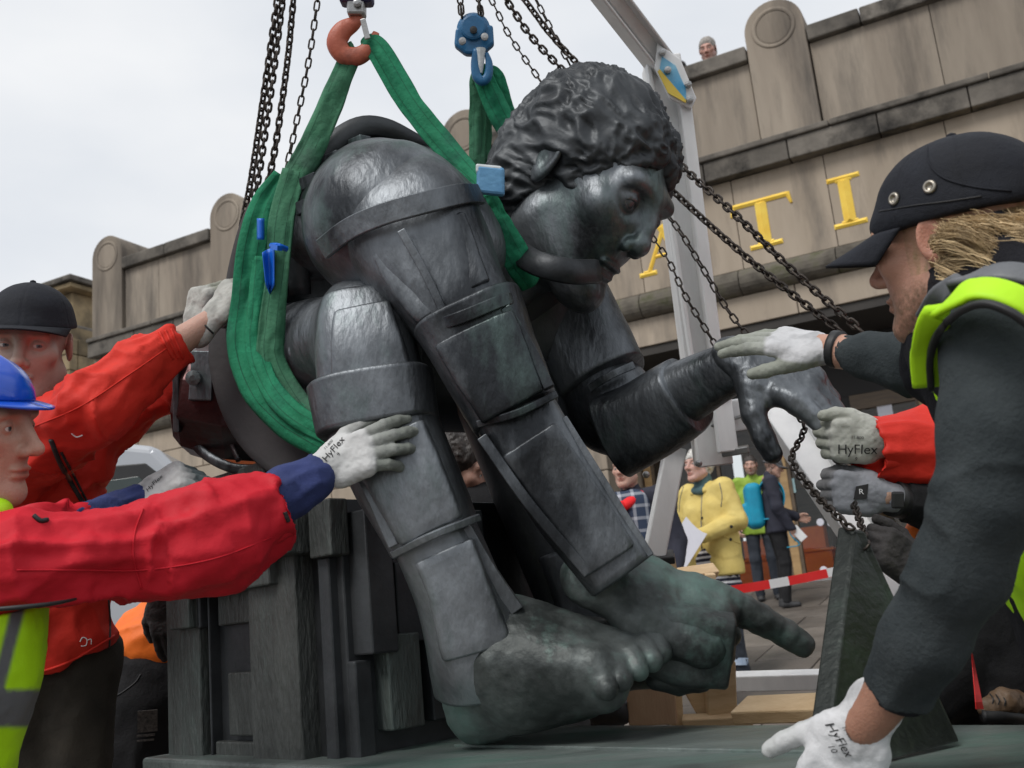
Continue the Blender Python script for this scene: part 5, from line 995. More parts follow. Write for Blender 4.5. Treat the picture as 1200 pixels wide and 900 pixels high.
def brimfn(u, v): a = u*2*math.pi; ex = .010+.026*np.clip(np.cos(a), 0, 1)**1.5; return p2.hl(np.column_stack([np.sin(a)*(.098+ex*v*.6), -.018+np.cos(a)*(.113+ex*v), .042-.010*v*np.clip(np.cos(a), 0, 1)+.004*np.sin(a)**2*v]))
p2.part('hat_brim', grid(brimfn, 49, 5, .0035), 'helmet', hh, smooth=True)
p2.part('hat_band', lathe([(.084, -.012), (.088, -.010), (.088, .004), (.084, .006)], (p2.hl((0, -.022, .030)), p2.hR@np.diag([1, 1.18, 1])), 28), 'car_trim', hh)
A1 = [(-50, 672, 1.5, 66), (30, 656, 1.54, 52), (100, 652, 1.58, 46), (180, 644, 1.65, 52), (255, 627, 1.70, 60), (322, 597, 1.75, 43)]
s = Sdf(); px_sdf(s, [A1, [(-75, 690, 1.56, 105), (-100, 950, 1.5, 105)], [(-60, 640, 1.6, 60), (-80, 690, 1.56, 80)], [(-40, 660, 1.75, 55), (40, 632, 1.85, 34), (95, 612, 1.97, 26)]], k=.035)
cut_end(s, (330, 593, 1.755), (255, 627, 1.70), inner=.052)
V, F = s.mesh(.0052); V = wrinkle(V, F, [[P(*q[:3]) for q in A1], [P(-80, 640, 1.55), P(-100, 950, 1.5)]], .0150, 10, 1.4, 21, .5)
j2 = p2.part('jacket', (V, F), 'red_b', smooth=True); B2 = bvh((V, F))
surf_line('sleeve_seam', B2, [(168, 596), (158, 625), (157, 655), (166, 690)], .0016, 'red_b', j2); surf_line('sleeve_seam', B2, [(20, 668), (90, 668), (170, 668), (250, 655), (318, 630)], .0013, 'red_b', j2)
surf_line('shoulder_tab', B2, [(40, 604), (48, 610), (56, 609)], .004, 'car_trim', j2); surf_line('cuff_eyelet', B2, [(334, 600), (336, 606), (338, 611)], .004, 'car_trim', j2)
s = Sdf(); C1 = [(296, 604, 1.73, 33), (340, 576, 1.78, 31), (362, 563, 1.80, 27), (372, 556, 1.815, 25)]; px_sdf(s, [C1], .01); cut_end(s, (377, 553, 1.822), (340, 576, 1.78), inner=.032)
V, F = s.mesh(.0045); V = wrinkle(V, F, [[P(*q[:3]) for q in C1]], .006, 22, 1.2, 8); p2.part('cuff', (V, F), 'navy', smooth=True)
s = Sdf(); C2 = [(80, 622, 1.93, 26), (125, 601, 2.04, 20), (162, 583, 2.12, 16)]; px_sdf(s, [C2], .01); cut_end(s, (164, 582, 2.125), (125, 601, 2.04), inner=.022)
V, F = s.mesh(.0045); V = wrinkle(V, F, [[P(*q[:3]) for q in C2]], .006, 26, 1.2, 9); p2.part('cuff', (V, F), 'navy', smooth=True)
M['vest'] = weave(mat('vest_fabric', (.92, .92, .92), (1, 1, 1), 12, .6, 0, .12, 80, attr=True), 1200, .12)
s = Sdf(); px_sdf(s, [[(-72, 700, 1.56, 117), (-84, 790, 1.53, 119), (-108, 950, 1.5, 118)]], .03); s.box(P(-80, 690, 1.55)+CU*.12, (.4, .4, .145), np.stack([nz(CR+CU*.02), CF, CU], 1), rd=.002, k=.004, op='s')
V, F = s.mesh(.0045); V = wrinkle(V, F, [[P(-72, 700, 1.56), P(-108, 950, 1.5)]], .010, 7, 1, 5)
pxs = 600+FPX*((V-CC)@CR)/((V-CC)@CF); pys = 450-FPX*((V-CC)@CU)/((V-CC)@CF); rel = pxs-(42-(pys-700)*.16); t_ = np.clip((pys-700)/120, 0, 1)
lime, grey = A3((.45, .82, .0)), A3((.12, .125, .135)); isg = ((rel > -26-10*t_) & (rel < -9-12*t_)) | ((pys > 808) & (pys < 852)) | ((rel > -110) & (rel < -85)); sm = lambda lo, hi, x, w: np.clip((x-lo)/w+.5, 0, 1)*np.clip((hi-x)/w+.5, 0, 1); gw = np.clip(sm(-26-10*t_, -9-12*t_, rel, 5)+sm(808, 852, pys, 5)+sm(-110, -85, rel, 5), 0, 1)[:, None]; vc = lime*(1-gw)+grey*gw
p2.part('hi_vis_vest', (V, F), 'vest', smooth=True, cols=vc)
part('armhole_trim', tube([P(-30, 716, 1.43), P(30, 711, 1.44), P(70, 706, 1.485), P(104, 698, 1.57)], [.0035, .0035, .003, .0008], 8, 16), M['car_trim'], p2.t, smooth=True)
leg_set(p2, [(-130, 930, 1.5), (-70, 930, 1.6)], [P(-130, 900, 1.5), P(-70, 900, 1.6)], m='black_cloth', seed=2)
s = Sdf().cap(P(-42, 596, 1.6), P(-2, 600, 1.58), .03, .022); V, F = s.mesh(.005); p2.part('collar', (V, F), 'lime', smooth=True)
g, vf = glove(p2, P(377, 551, 1.825), CR*.80+CU*.34+CF*.03, -CF*.85+CU*.35-CR*.3, 1, curls=[(.12, .25, .3), (.2, .3, .3), (.3, .35, .3), (.5, .5, .3)], thumb=(.62, .35, .25), white=(.60, .60, .59), coat=(.22, .235, .21), spread=1.7, fat=1.08, cuff=.03, k=1.0, tdown=.1)
for a, t_, z_ in (((391, 526), 'HyFlex', .017), ((385, 521), '11-800', .007), ((397, 532), '9', .009)): pdecal('glove_print', t_, z_, vf, a, CU*.6-CR*.8, M['print'], g)
g, vf = glove(p2, P(166, 582, 2.13), CR*.86+CU*.45, -CF*.62+CU*.72-CR*.3, -1, curls=[(.7, .6, .4), (.8, .7, .4), (.9, .7, .4), (1., .7, .4)], thumb=(.35, .25, .2), white=(.56, .56, .55), coat=(.11, .135, .14), fat=1.15, cuff=.03, k=1.02)
pdecal('glove_print', 'HyFlex', .013, vf, (181, 566), CU*.6-CR*.8, M['print'], g)
# ---- stooping worker in orange behind the seat
p3 = Person('stooping worker in an orange top and black trousers, half hidden behind the block seat', ground_under(175, 800, 2.95))
p3.head(P(330, 690, 3.25), CR*.8-CU*.6, CU*.7+CR*.5, 1, .005, stubble=.1)
body_core(p3, [P(180, 800, 2.95), P(260, 740, 3.1), P(320, 700, 3.22)], [.08, .08, .05]); bo = p3.body(); p3.eyes_part(bo)
s = Sdf(); px_sdf(s, [[(168, 812, 2.95, 53), (176, 790, 2.95, 52)], [(215, 800, 3.0, 60), (170, 815, 2.95, 50)], [(166, 820, 2.93, 52), (168, 950, 2.9, 50), (175, 1060, 2.9, 40)], [(215, 820, 3.1, 50), (222, 950, 3.1, 42), (225, 1050, 3.1, 36)], [(148, 790, 2.95, 26), (150, 850, 2.94, 34)]], .03)
V, F = s.mesh(.008); V = wrinkle(V, F, [[P(168, 790, 2.95), P(168, 1060, 2.9)]], .008, 8, 1.4, 5); tr_ = p3.part('trousers', (V, F), 'black_cloth', smooth=True); B3 = bvh((V, F)); VF3 = (V, F)
surf_line('pocket_seam', B3, [(165, 790), (158, 800), (142, 812), (130, 818)], .002, 'shoe', tr_); surf_line('side_seam', B3, [(121, 775), (119, 815), (120, 870), (122, 898)], .0028, 'shoe', tr_)
M['patch'] = mat('woven_label', (.12, .105, .095), (.03, .027, .026), 140, .9)
for (a, b, c, d_) in ((163, 832, 186, 857), (162, 860, 183, 862.5), (162, 866, 182, 868)):
    q = [cast(B3, *k) for k in ((a, b), (c, b-2), (c, d_-2), (a, d_))]
    if all(x is not None for x in q): p3.part('pocket_label', (np.array([x-CF*.012 for x in q]+[x-CF*.009 for x in q]), [[0, 1, 2, 3], [7, 6, 5, 4], [0, 4, 5, 1], [1, 5, 6, 2], [2, 6, 7, 3], [3, 7, 4, 0]]), 'patch', tr_)
s = Sdf(); px_sdf(s, [[(182, 752, 2.95, 45), (230, 740, 3.05, 56), (300, 700, 3.2, 60)], [(160, 745, 2.94, 27), (196, 772, 2.92, 20)], [(178, 715, 2.95, 14), (200, 725, 2.95, 30)]], .03)
V, F = s.mesh(.007); V = wrinkle(V, F, [[P(160, 760, 2.95), P(300, 700, 3.2)]], .010, 12, 1.2, 2); p3.part('orange_top', (V, F), 'orange', smooth=True)
glove(p3, P(188, 702, 2.72), CU*-1+CR*.2, -CF, -1, m='black_glove', coated=False, white=(.03, .03, .03), cuff=.05)
for g_ in (P(175, 800, 2.9), P(225, 800, 3.1)):
    b = np.array([g_[0], g_[1], float(gz(g_[0], g_[1]))]); sh = Sdf().cap(b+[-.03, 0, .045], b+[.14, 0, .035], .048, .04).cap(b+[0, 0, .05], b+[0, 0, .13], .05, .05); V, F = sh.mesh(.009); p3.part('shoe', (V, F), 'shoe', smooth=True)
# ---- blond man at right
p4 = Person('blond man in a black bump cap and yellow vest, one glove on the bronze hand', ground_under(1330, 700, 1.45))
p4.head(P(1119, 281, 1.36), -CR*.62-CU*.10+CF*.78, CU*.97-CR*.10, 1.03, .0022, (.50, .27, .195), stubble=.75, sc=(.16, .10, .06), brow=(.25, .17, .09), hair=lambda V: ((V[:, 2] > -.02-.02*(V[:, 1] > .005)) & (V[:, 1] < .034) & (np.abs(V[:, 0]) < .0775)).astype(float)*.9, hcol=(.30, .20, .105), warp=lambda V: V*A3([1, 1, 1]))
body_core(p4, [P(1125, 350, 1.4), P(1190, 430, 1.4), P(1320, 680, 1.45)], [.055, .11, .11]); arm_core(p4, [P(1120, 680, 1.15), P(1047, 806, 1.22), P(1012, 850, 1.25)], [.034, .029, .028], (.36, .185, .125)); arm_core(p4, [P(1040, 420, 1.66), P(985, 412, 1.74), P(962, 408, 1.77)], [.03, .028, .025], (.5, .28, .2))
bo = p4.body(); p4.eyes_part(bo)
c4 = cap_mesh(p4, tilt=.07, brimlen=.080, curve=.03, low=.020, open_back=True)
for y_, z_ in ((.030, .058), (-.022, .060), ):
    q = p4.hl((-.0870*math.sqrt(max(0, 1-((y_+.013)/.112)**2)), y_, z_)); n_ = p4.hR@nz([-1, (y_+.014)*.6/.09, .12]); fr_ = frame(np.cross(n_, [0, 0, 1]), n_); part('eyelet', lathe([(.0042, -.002), (.0045, .0015), (.006, .0028), (.0082, .002), (.0092, -.001)], (q, fr_), 18), M['brass'], c4, smooth=True)
def panel_line(f): 
    q = [p4.hl(f(t)) for t in np.linspace(0, 1, 22)]; part('cap_seam', tube(q, [.0011]*22, 5), M['cap_cloth'], c4, smooth=True)
surf_line('cap_seam', bvh(p4.capVF), [(1086, 168), (1088, 190), (1104, 208), (1140, 219), (1185, 224)], .0013, 'cap_cloth', c4); surf_line('cap_seam', bvh(p4.capVF), [(1030, 248), (1070, 241), (1110, 236), (1150, 230)], .001, 'car_trim', c4)
0 and panel_line(lambda t: (-.0845*1.003*math.sqrt(max(.0, 1-(((t*.17-.085))/.107)**2-((.062+.03*math.sin(t*3.1))/.079*.62)**2)), -.014+t*.17-.085, .052+.045+.022*math.sin(t*3.14)))
rh = random.Random(5); LOCK = {}
def lock4(i, m=20):      # strands of one wavy lock share its path
    L = i//m
    if L not in LOCK:
        a = (rh.uniform(.40, 2.6) if rh.random() < .6 else rh.uniform(.4, 1.5)); LOCK[L] = (a,   .012-rh.random()*.045, .077+.020*rh.random(), (.075+.075*rh.random())*(.22 if a < .2 else 1), rh.uniform(6, 10.5), rh.uniform(0, 6), .009+.012*rh.random(), rh.uniform(.3, .9)*(.25 if a < .2 else 1))
    a, z0, R0, l, tw, ph, am, sw = LOCK[L]; da, dz, dr, dp = rh.gauss(0, .045), rh.gauss(0, .0045), rh.gauss(0, .0042), rh.gauss(0, .35); pts = []; l *= 1+rh.gauss(0, .08)
    for t in np.linspace(0, 1, 14):
        g = tw*t+ph+dp; e = min(1, t*3); cl = 1-.75*t; aa = a+da*cl+t*sw+am*9*math.sin(g)*e; zz = z0+dz*cl-l*t**1.25+am*math.cos(g)*e; rr = R0+dr*cl+am*.8*math.sin(g+1.3)*e+.034*t*(2-t)*(a > .2)
        pts.append(p4.hl((-rr*math.cos(aa-.3), -.012-rr*1.12*math.sin(aa-.3), zz)))
    return pts, .00042+.00045*rh.random()
def hcols(V, F, c1, c2, sd=1): w = np.clip(.5+.9*fbm(V*30, 2, sd)+.35*vnoise(V*130, sd), 0, 1)[:, None]; return A3(c1)*(1-w)+A3(c2)*w
s = Sdf(); s.ell((0, -.030, -.010), (.079, .088, .050), k=.01).ell((0, -.06, -.045), (.07, .062, .055), k=.02); s.box((-.08, .06, -.03), (.06, .062, .12), axrot([0, 0, 1], .25), k=.008, op='s'); V, F = s.mesh(.004); V = V+vnorm(V, F)*(.006*(1-2*np.abs(vnoise(V*A3([40, 40, 90])+fbm(V*20, 2)[:, None], 3))))[:, None]; p4.part('hair', (p4.hl(V), F), 'hair', smooth=True, cols=np.clip(A3((.26, .17, .08))*(1+.7*fbm(V*A3([60, 60, 160]), 2, 4))[:, None], .01, 1))
V, F = strands(5200, lock4, 3, 14); kk = np.repeat(np.random.RandomState(4).rand(5200)*.5+np.repeat(np.random.RandomState(8).rand(260), 20)*.65-.1, 42)[:len(V)]; p4.part('hair', (V, F), 'hair', smooth=True, cols=A3((.24, .15, .065))*(1-np.clip(kk, 0, 1)[:, None])+A3((.98, .74, .42))*np.clip(kk, 0, 1)[:, None])
def tail4(i):
    a = rh.uniform(-1, 1); b = rh.uniform(-1, 1); pts = [p4.hl((-.01+.022*a, -.105, .05+.018*b)), p4.hl((-.012+.03*a, -.150-.012*rh.random(), .058+.03*b)), p4.hl((-.012+.036*a, -.168, .020+.03*b)), p4.hl((-.01+.030*a, -.150, -.02+.02*b))]; return pts, .0022
V, F = strands(160, tail4, 5, 9); p4.part('hair', (V, F), 'hair', smooth=True, cols=hcols(V, F, (.2, .13, .06), (.6, .44, .24), 4))
def beard4(i):
    x = rh.uniform(-.058, .03); z = rh.uniform(-.118, -.052); y = .088-abs(x)*.9+rh.uniform(-.03, .004)-max(0, z+.075)*.3; q = A3((x*1.0, y, z)); d = A3((x*.3, .35, -.8))*.008; return [p4.hl(q), p4.hl(q+d*.5+[0, .001, 0]), p4.hl(q+d)], .0009
V, F = strands(330, beard4, 4, 4); p4.part('beard', (V, F), 'hair', smooth=True, cols=hcols(V, F, (.10, .06, .03), (.30, .2, .11), 2))
S1 = [(1178, 410, 1.13, 74), (1163, 500, 1.11, 60), (1154, 590, 1.11, 53), (1122, 672, 1.14, 52), (1080, 750, 1.18, 46), (1052, 806, 1.22, 41)]
S2 = [(1130, 440, 1.55, 46), (1060, 424, 1.64, 33), (1020, 416, 1.69, 25), (986, 411, 1.74, 18)]
s = Sdf(); px_sdf(s, [S1], .018); cut_end(s, (1050, 810, 1.223), (1080, 750, 1.18), inner=.030); V, F = s.mesh(.005); V = wrinkle(V, F, [[P(*q[:3]) for q in S1]], .0075, 13, .6, 12, .35); sv = p4.part('sleeve', (V, F), 'fleece', smooth=True)
s = Sdf(); px_sdf(s, [S2], .03); cut_end(s, (984, 410.5, 1.742), (1020, 416, 1.69), inner=.024); V, F = s.mesh(.005); V = wrinkle(V, F, [[P(*q[:3]) for q in S2]], .0065, 24, .6, 14); p4.part('sleeve', (V, F), 'fleece', smooth=True)
part('cuff', tube([P(1056, 798, 1.217), P(1049, 812, 1.226), P(1046, 819, 1.229)], [.0375, .0372, .0362], 28, 6, rim=.002), M['hood'], sv, smooth=True)
s = Sdf(); px_sdf(s, [[(1150, 400, 1.38, 82), (1260, 560, 1.4, 118), (1330, 720, 1.45, 130)], [(1120, 420, 1.5, 66), (1200, 450, 1.5, 90)], [(1190, 420, 1.25, 90), (1270, 600, 1.3, 100)]], .04); V, F = s.mesh(.009); V = wrinkle(V, F, [[P(1150, 390, 1.4), P(1330, 720, 1.45)]], .007, 8); p4.part('sweatshirt', (V, F), 'hood', smooth=True)
s = Sdf(); px_sdf(s, [[(1092, 372, 1.46, 34), (1122, 330, 1.34, 38), (1160, 300, 1.27, 36), (1215, 285, 1.3, 44)], [(1105, 372, 1.36, 34), (1150, 335, 1.26, 40), (1215, 330, 1.22, 50)], [(1150, 350, 1.3, 50), (1230, 340, 1.35, 70)]], .03); V, F = s.mesh(.0055); V = wrinkle(V, F, [[P(1085, 380, 1.45), P(1150, 310, 1.3), P(1230, 290, 1.3)]], .011, 12, 1.6, 17); p4.part('hood', (V, F), 'hood', smooth=True)
# vest: body shell plus the armhole band over the shoulder
s = Sdf(); px_sdf(s, [[(1158, 405, 1.38, 86), (1262, 560, 1.4, 124), (1335, 720, 1.45, 136)], [(1205, 415, 1.24, 92), (1275, 600, 1.29, 106), (1300, 680, 1.32, 106)]], .03); s.box(P(1300, 700, 1.4)-CU*.11, (.6, .6, .11), np.stack([nz(CR+CU*.5), CF, nz(CU-CR*.5)], 1), op='s', k=.004, rd=.001)
V, F = s.mesh(.007); V = wrinkle(V, F, [[P(1150, 390, 1.4), P(1330, 720, 1.45)]], .006, 7, 1, 6)
vv = p4.part('hi_vis_vest', (V, F), 'lime', smooth=True)
def strip(name, ctr, w, m, par, t=.004, n=40, hint=None): return part(name, tube([P(*c) for c in ctr], [w]*len(ctr), 10, n, t/w, 5, hint=np.array([nz(CF*a+CR*b+CU*c) for a, b, c in hint]) if hint else CF), M[m], par, smooth=True)
hb4 = [(1, .35, .2)]*8+[(1, .2, -.2)]*8+[(.9, .0, -.55)]*8+[(.9, -.1, -.55)]*16
strip('armhole_band', [(1087, 452, 1.20), (1085, 415, 1.175), (1094, 378, 1.13), (1118, 350, 1.085), (1150, 338, 1.055), (1190, 348, 1.035), (1225, 372, 1.03)], .017, 'lime', vv, hint=hb4)
strip('armhole_trim', [(1091, 455, 1.192), (1090, 420, 1.165), (1100, 390, 1.115), (1124, 366, 1.068), (1153, 356, 1.036), (1186, 367, 1.016), (1222, 394, 1.012)], .004, 'car_trim', vv, hint=hb4)
strip('reflective_strip', [(1086, 372, 1.27), (1104, 345, 1.20), (1135, 326, 1.13), (1175, 318, 1.09), (1225, 326, 1.07)], .014, 'grey_band', vv, hint=hb4)
part('watch', tube([P(976, 409, 1.748), P(985, 410, 1.738)], [.0325, .0325], 20, 4, 1, hint=CF), M['car_trim'], p4.t, smooth=True)
leg_set(p4, [(1300, 740, 1.45), (1370, 740, 1.5)], [P(1300, 800, 1.55), P(1390, 800, 1.6)], m='black_cloth', seed=7)
glove(p4, P(968, 409, 1.762), -CR*.86+CU*.16+CF*.45, CU*.86-CF*.55, 1, curls=[(.15, .15, .1), (.12, .15, .1), (.15, .15, .1), (.2, .2, .1)], thumb=(.35, .1, .1), white=(.58, .58, .59), coat=(.30, .315, .27), fat=1.05, cuff=.02, k=.98, spread=.6)
g, vf = glove(p4, P(1013, 848, 1.25), -CR*.40-CU*.88+CF*.2, -CF*.80+CU*.40-CR*.25, -1, curls=[(.35, .5, .4), (.35, .5, .4), (.4, .5, .4), (.45, .5, .4)], thumb=(.62, .05, .15), white=(.66, .66, .67), coat=(.52, .53, .52), fat=1.06, cuff=.03, k=1.0, cuffr=.034, tdown=.1)
pdecal('glove_print', 'HyFlex', .014, vf, (984, 868), CU*.5+CR*.85, M['print'], g); pdecal('glove_print', '11-800', .006, vf, (993, 859), CU*.5+CR*.85, M['print'], g); pdecal('glove_print', '10', .010, vf, (975, 877), CU*.5+CR*.85, M['print'], g)
# ---- worker whose red sleeve holds the bronze finger
p5 = Person('worker in a red jacket behind the blond man, pale glove gripping the bronze finger', ground_under(1215, 560, 2.45))
DH = dict(hair=lambda V: ((V[:, 2] > .04) | (V[:, 1] < -.01)).astype(float), hcol=(.04, .03, .022))
p5.head(P(1170, 275, 2.5), -CR*.9-CU*.2, CU, 1, .005, stubble=.2, **DH); hair_shell(p5, (.04, .03, .022), .006, bump=.005); body_core(p5, [P(1175, 330, 2.5), P(1195, 400, 2.47), P(1215, 700, 2.45)], [.05, .05, .05]); arm_core(p5, [P(1090, 525, 2.1), P(1030, 520, 2.0), P(1010, 516, 1.98)], [.03, .028, .026], (.5, .3, .22)); bo = p5.body(); p5.eyes_part(bo)
SA = [(1019, 527, 1.985, 41), (1085, 526, 2.01, 48), (1160, 520, 2.12, 50), (1190, 430, 2.4, 52)]
s = Sdf(); px_sdf(s, [SA, [(1183, 372, 2.48, 34), (1195, 405, 2.47, 58), (1210, 460, 2.46, 76), (1215, 700, 2.46, 78)], [(1225, 420, 2.6, 50), (1250, 520, 2.65, 40), (1200, 590, 2.5, 34)]], .03); cut_end(s, (1013, 527, 1.985), (1085, 526, 2.01), inner=.058); V, F = s.mesh(.006); V = wrinkle(V, F, [[P(*q[:3]) for q in SA]], .011, 14, 1.2, 33)
j5 = p5.part('jacket', (V, F), 'red_a', smooth=True); q = [cast(bvh((V, F)), *k) for k in ((1026, 487), (1041, 487), (1041, 503), (1026, 502))]
M['velcro'] = mat('velcro', (.22, .012, .02), (.3, .02, .03), 60, .95)
if all(x is not None for x in q): p5.part('cuff_tab', (np.array([x-CF*.004 for x in q]+[x-CF*.001 for x in q]), [[0, 1, 2, 3], [7, 6, 5, 4], [0, 4, 5, 1], [1, 5, 6, 2], [2, 6, 7, 3], [3, 7, 4, 0]]), 'velcro', j5)
g, vf = glove(p5, P(1034, 518, 1.965), -CR*.96+CF*.1+CU*.06, -CF*.97-CR*.1, -1, curls=[(1.0, 1.1, .7), (1.05, 1.15, .7), (1.05, 1.15, .7), (1.0, 1.2, .7)], thumb=(.42, .35, .3), white=(.47, .475, .43), coat=(.35, .36, .31), fat=1.14, cuff=.0, k=.96, cuffr=.036, tdown=-.1)
pdecal('glove_print', 'HyFlex', .026, vf, (1004, 527), CU, M['print'], g); pdecal('glove_print', '11-800', .008, vf, (1004, 513), CU, M['print'], g); pdecal('glove_print', '9', .010, vf, (1003, 538), CU, M['print'], g)
leg_set(p5, [(1195, 700, 2.42), (1235, 700, 2.5)], [P(1195, 800, 2.42), P(1245, 800, 2.5)], m='black_cloth', seed=8)
# ---- worker in black with the orange vest, grey glove and watch
p6 = Person('worker in black with an orange vest and smart watch, grey glove on the chain', ground_under(1150, 640, 2.2))
p6.head(P(1180, 440, 2.3), -CR*.9-CU*.3, CU, 1, .005, **DH); hair_shell(p6, (.05, .035, .025), .006, bump=.005); body_core(p6, [P(1175, 500, 2.3), P(1160, 560, 2.3), P(1150, 740, 2.3)], [.05, .05, .05]); arm_core(p6, [P(1090, 592, 2.0), P(1056, 586, 1.965), P(1040, 583, 1.95)], [.026, .025, .023], (.45, .28, .2)); bo = p6.body(); p6.eyes_part(bo)
SB = [(1058, 586, 1.965, 24), (1095, 592, 1.98, 28), (1140, 590, 2.05, 34), (1160, 550, 2.25, 44)]
s = Sdf(); px_sdf(s, [SB, [(1170, 515, 2.3, 34), (1160, 560, 2.3, 62), (1150, 740, 2.3, 64)]], .03); cut_end(s, (1056, 586, 1.965), (1095, 592, 1.98), inner=.030); V, F = s.mesh(.006); V = wrinkle(V, F, [[P(*q[:3]) for q in SB]], .006, 16); p6.part('jacket', (V, F), 'black_cloth', smooth=True)
s = Sdf(); px_sdf(s, [[(1112, 588, 2.12, 40), (1118, 612, 2.10, 48)], [(1095, 606, 2.08, 30), (1075, 624, 2.06, 15)]], .03); V, F = s.mesh(.007); V = wrinkle(V, F, [[P(1128, 560, 2.33), P(1132, 650, 2.33)]], .006, 9); p6.part('hi_vis_vest', (V, F), 'orange', smooth=True)
wa = part('watch', tube([P(1046, 584, 1.955), P(1057, 587, 1.966)], [.035, .036], 18, 4, 1, hint=CF), M['car_trim'], p6.t, smooth=True); part('watch_face', box(P(1052, 586, 1.916), (.012, .004, .016), np.stack([CR, CF, CU], 1)), M['shoe'], wa, bevel=.004)
g, vf = glove(p6, P(1036, 582, 1.95), -CR*.95+CU*.12+CF*.2, -CF*.9+CU*.2-CR*.2, -1, curls=[(.9, 1.0, .6), (.95, 1.0, .6), (.95, 1.0, .6), (.9, 1.1, .6)], thumb=(.35, .35, .3), white=(.30, .31, .34), coat=(.17, .17, .175), fat=1.08, cuff=.0, k=.92)
q = [cast(bvh(vf), *k) for k in ((1003, 570), (1017, 567), (1015, 584), (1000, 585))]
if all(x is not None for x in q): p6.part('glove_badge', (np.array([x-CF*.003 for x in q]+[x-CF*.0005 for x in q]), [[0, 1, 2, 3], [7, 6, 5, 4], [0, 4, 5, 1], [1, 5, 6, 2], [2, 6, 7, 3], [3, 7, 4, 0]]), 'print', g); pdecal('badge_print', 'R', .014, vf, (1008, 576), CU, M['white'], g, off=.0060)
# ---- kneeling worker in black
kb = ground_under(1130, 760, 1.95); plat = tag(part('timber_bearer', box(ab(.02, 1.98, .225), (.45, .24, .225), FPL), M['pine'], bevel=.006), 'low pine platform behind the right end of the plate, under the kneeling worker', 'timber')
p7 = Person('kneeling worker in black clothes and brown boots, dark glove at the wedge tip', np.array([kb[0], kb[1], .45]))
p7.head(P(1185, 520, 1.95), -CR*.9-CU*.3, CU, 1, .005, **DH); hair_shell(p7, (.03, .024, .02), .006, bump=.005); body_core(p7, [P(1180, 580, 1.95), P(1170, 640, 1.92), P(1150, 720, 1.9)], [.05, .05, .05]); arm_core(p7, [P(1170, 660, 1.9), P(1100, 676, 1.8), P(1082, 670, 1.77)], [.05, .024, .02], (.4, .25, .2)); bo = p7.body(); p7.eyes_part(bo)
SC = [(1078, 669, 1.77, 16), (1100, 676, 1.8, 21), (1150, 650, 1.88, 44)]
s = Sdf(); px_sdf(s, [SC, [(1178, 600, 1.94, 40), (1165, 640, 1.92, 72), (1150, 730, 1.9, 77)]], .03); V, F = s.mesh(.007); V = wrinkle(V, F, [[P(*q[:3]) for q in SC]], .006, 14); j7 = p7.part('jacket', (V, F), 'black_cloth', smooth=True)
s = Sdf(); px_sdf(s, [[(1160, 720, 1.85, 78), (1110, 770, 1.78, 60), (1075, 820, 1.74, 44)], [(1190, 730, 1.8, 78), (1200, 790, 1.74, 52), (1180, 830, 1.72, 34)], [(1090, 790, 1.8, 50), (1110, 835, 1.8, 40)], [(1180, 780, 1.82, 50), (1230, 810, 1.8, 50)]], .02); V, F = s.mesh(.007); V = wrinkle(V, F, [[P(1160, 720, 1.85), P(1075, 820, 1.74)], [P(1190, 730, 1.8), P(1200, 800, 1.74)]], .009, 11); p7.part('trousers', (V, F), 'black_cloth', smooth=True)
s = Sdf(); px_sdf(s, [[(1158, 830, 1.66, 13), (1176, 822, 1.66, 15), (1210, 828, 1.7, 16)]], .01); V, F = s.mesh(.004); V = V+vnorm(V, F)*(.003*vnoise(V*90, 2))[:, None]; bt_ = p7.part('boot', (V, F), 'leather', smooth=True)
part('sole', tube([P(1150, 838, 1.652), P(1176, 838, 1.65), P(1212, 842, 1.69)], [.010]*3, 8, 12, 1.6, 4, hint=CF), M['car_trim'], bt_, smooth=True)
for k in range(3): part('lace', tube([P(1160+k*7, 813+k, 1.65), P(1164+k*7, 819+k, 1.638), P(1163+k*7, 825+k, 1.637)], [.0012]*3, 5, 8), M['car_trim'], bt_)
glove(p7, P(1078, 670, 1.77), -CR*.75+CU*.55-CF*.1, -CF*.8+CU*.4, -1, m='black_glove', curls=[(1., 1.1, .7)]*4, coated=False, white=(.05, .045, .045), cuff=.03, fat=1.05, k=.86)
tt = tag(part('barrier_tape', grid(lambda u, v: np.array([P(1138+6*a+9*b*a, 757+74*a, 1.62+.02*math.sin(5*a)+.01*b) for a, b in zip(u, v)]), 10, 3, .001), M['tape_red']), 'loose end of red barrier tape hanging by the brown boot', 'tape')
# ---------------------------------------------------------------- onlookers
b8, d8 = on_ground(858, 800)
pa_ = figure('white-haired woman in a yellow raincoat holding a sheet of paper', b8, math.radians(128), 1.585, dict(ell=(-.27, .0, 1.14), wrl=(-.12, .24, 1.06), elr=(.27, .0, 1.12), wrr=(.10, .26, .98), head=(0, .05, 1.60), shl=(-.17, 0, 1.40), shr=(.17, 0, 1.40)), top='yellow_coat', legs='denim', skin=(.55, .33, .27), coatlen=.78, hair=lambda V: ((V[:, 2] > .035) | ((V[:, 1] < .0) & (V[:, 2] > -.06))).astype(float), hcol=(.55, .53, .5), girth=1.12, headk=1.08, handcurl=.7, hx=dict(l=((.75, .4, -.1), (-.1, 1, .5)), r=((-.75, .3, .2), (.1, 1, .5))), sleeve=1.15, look=(.0, 1, .08))
hair_shell(pa_, (.62, .60, .56), .012, bump=.010, fr=45, back=-.03)
s = Sdf(); w = pa_.w; s.cap(w((0, .01, .60)), w((0, .01, .86)), .20*pa_.k, .17*pa_.k, k=.01, sq=(pa_.R[:, 1], 1.25)); s.box(w((0, 0, .48)), (.4, .4, .10), pa_.R, op='s', k=.003); V, F = s.mesh(.01); V = wrinkle(V, F, [[w((0, 0, .5)), w((0, 0, .9))]], .008, 3, 2.2); pa_.part('striped_skirt', (V, F), 'stripes', smooth=True)
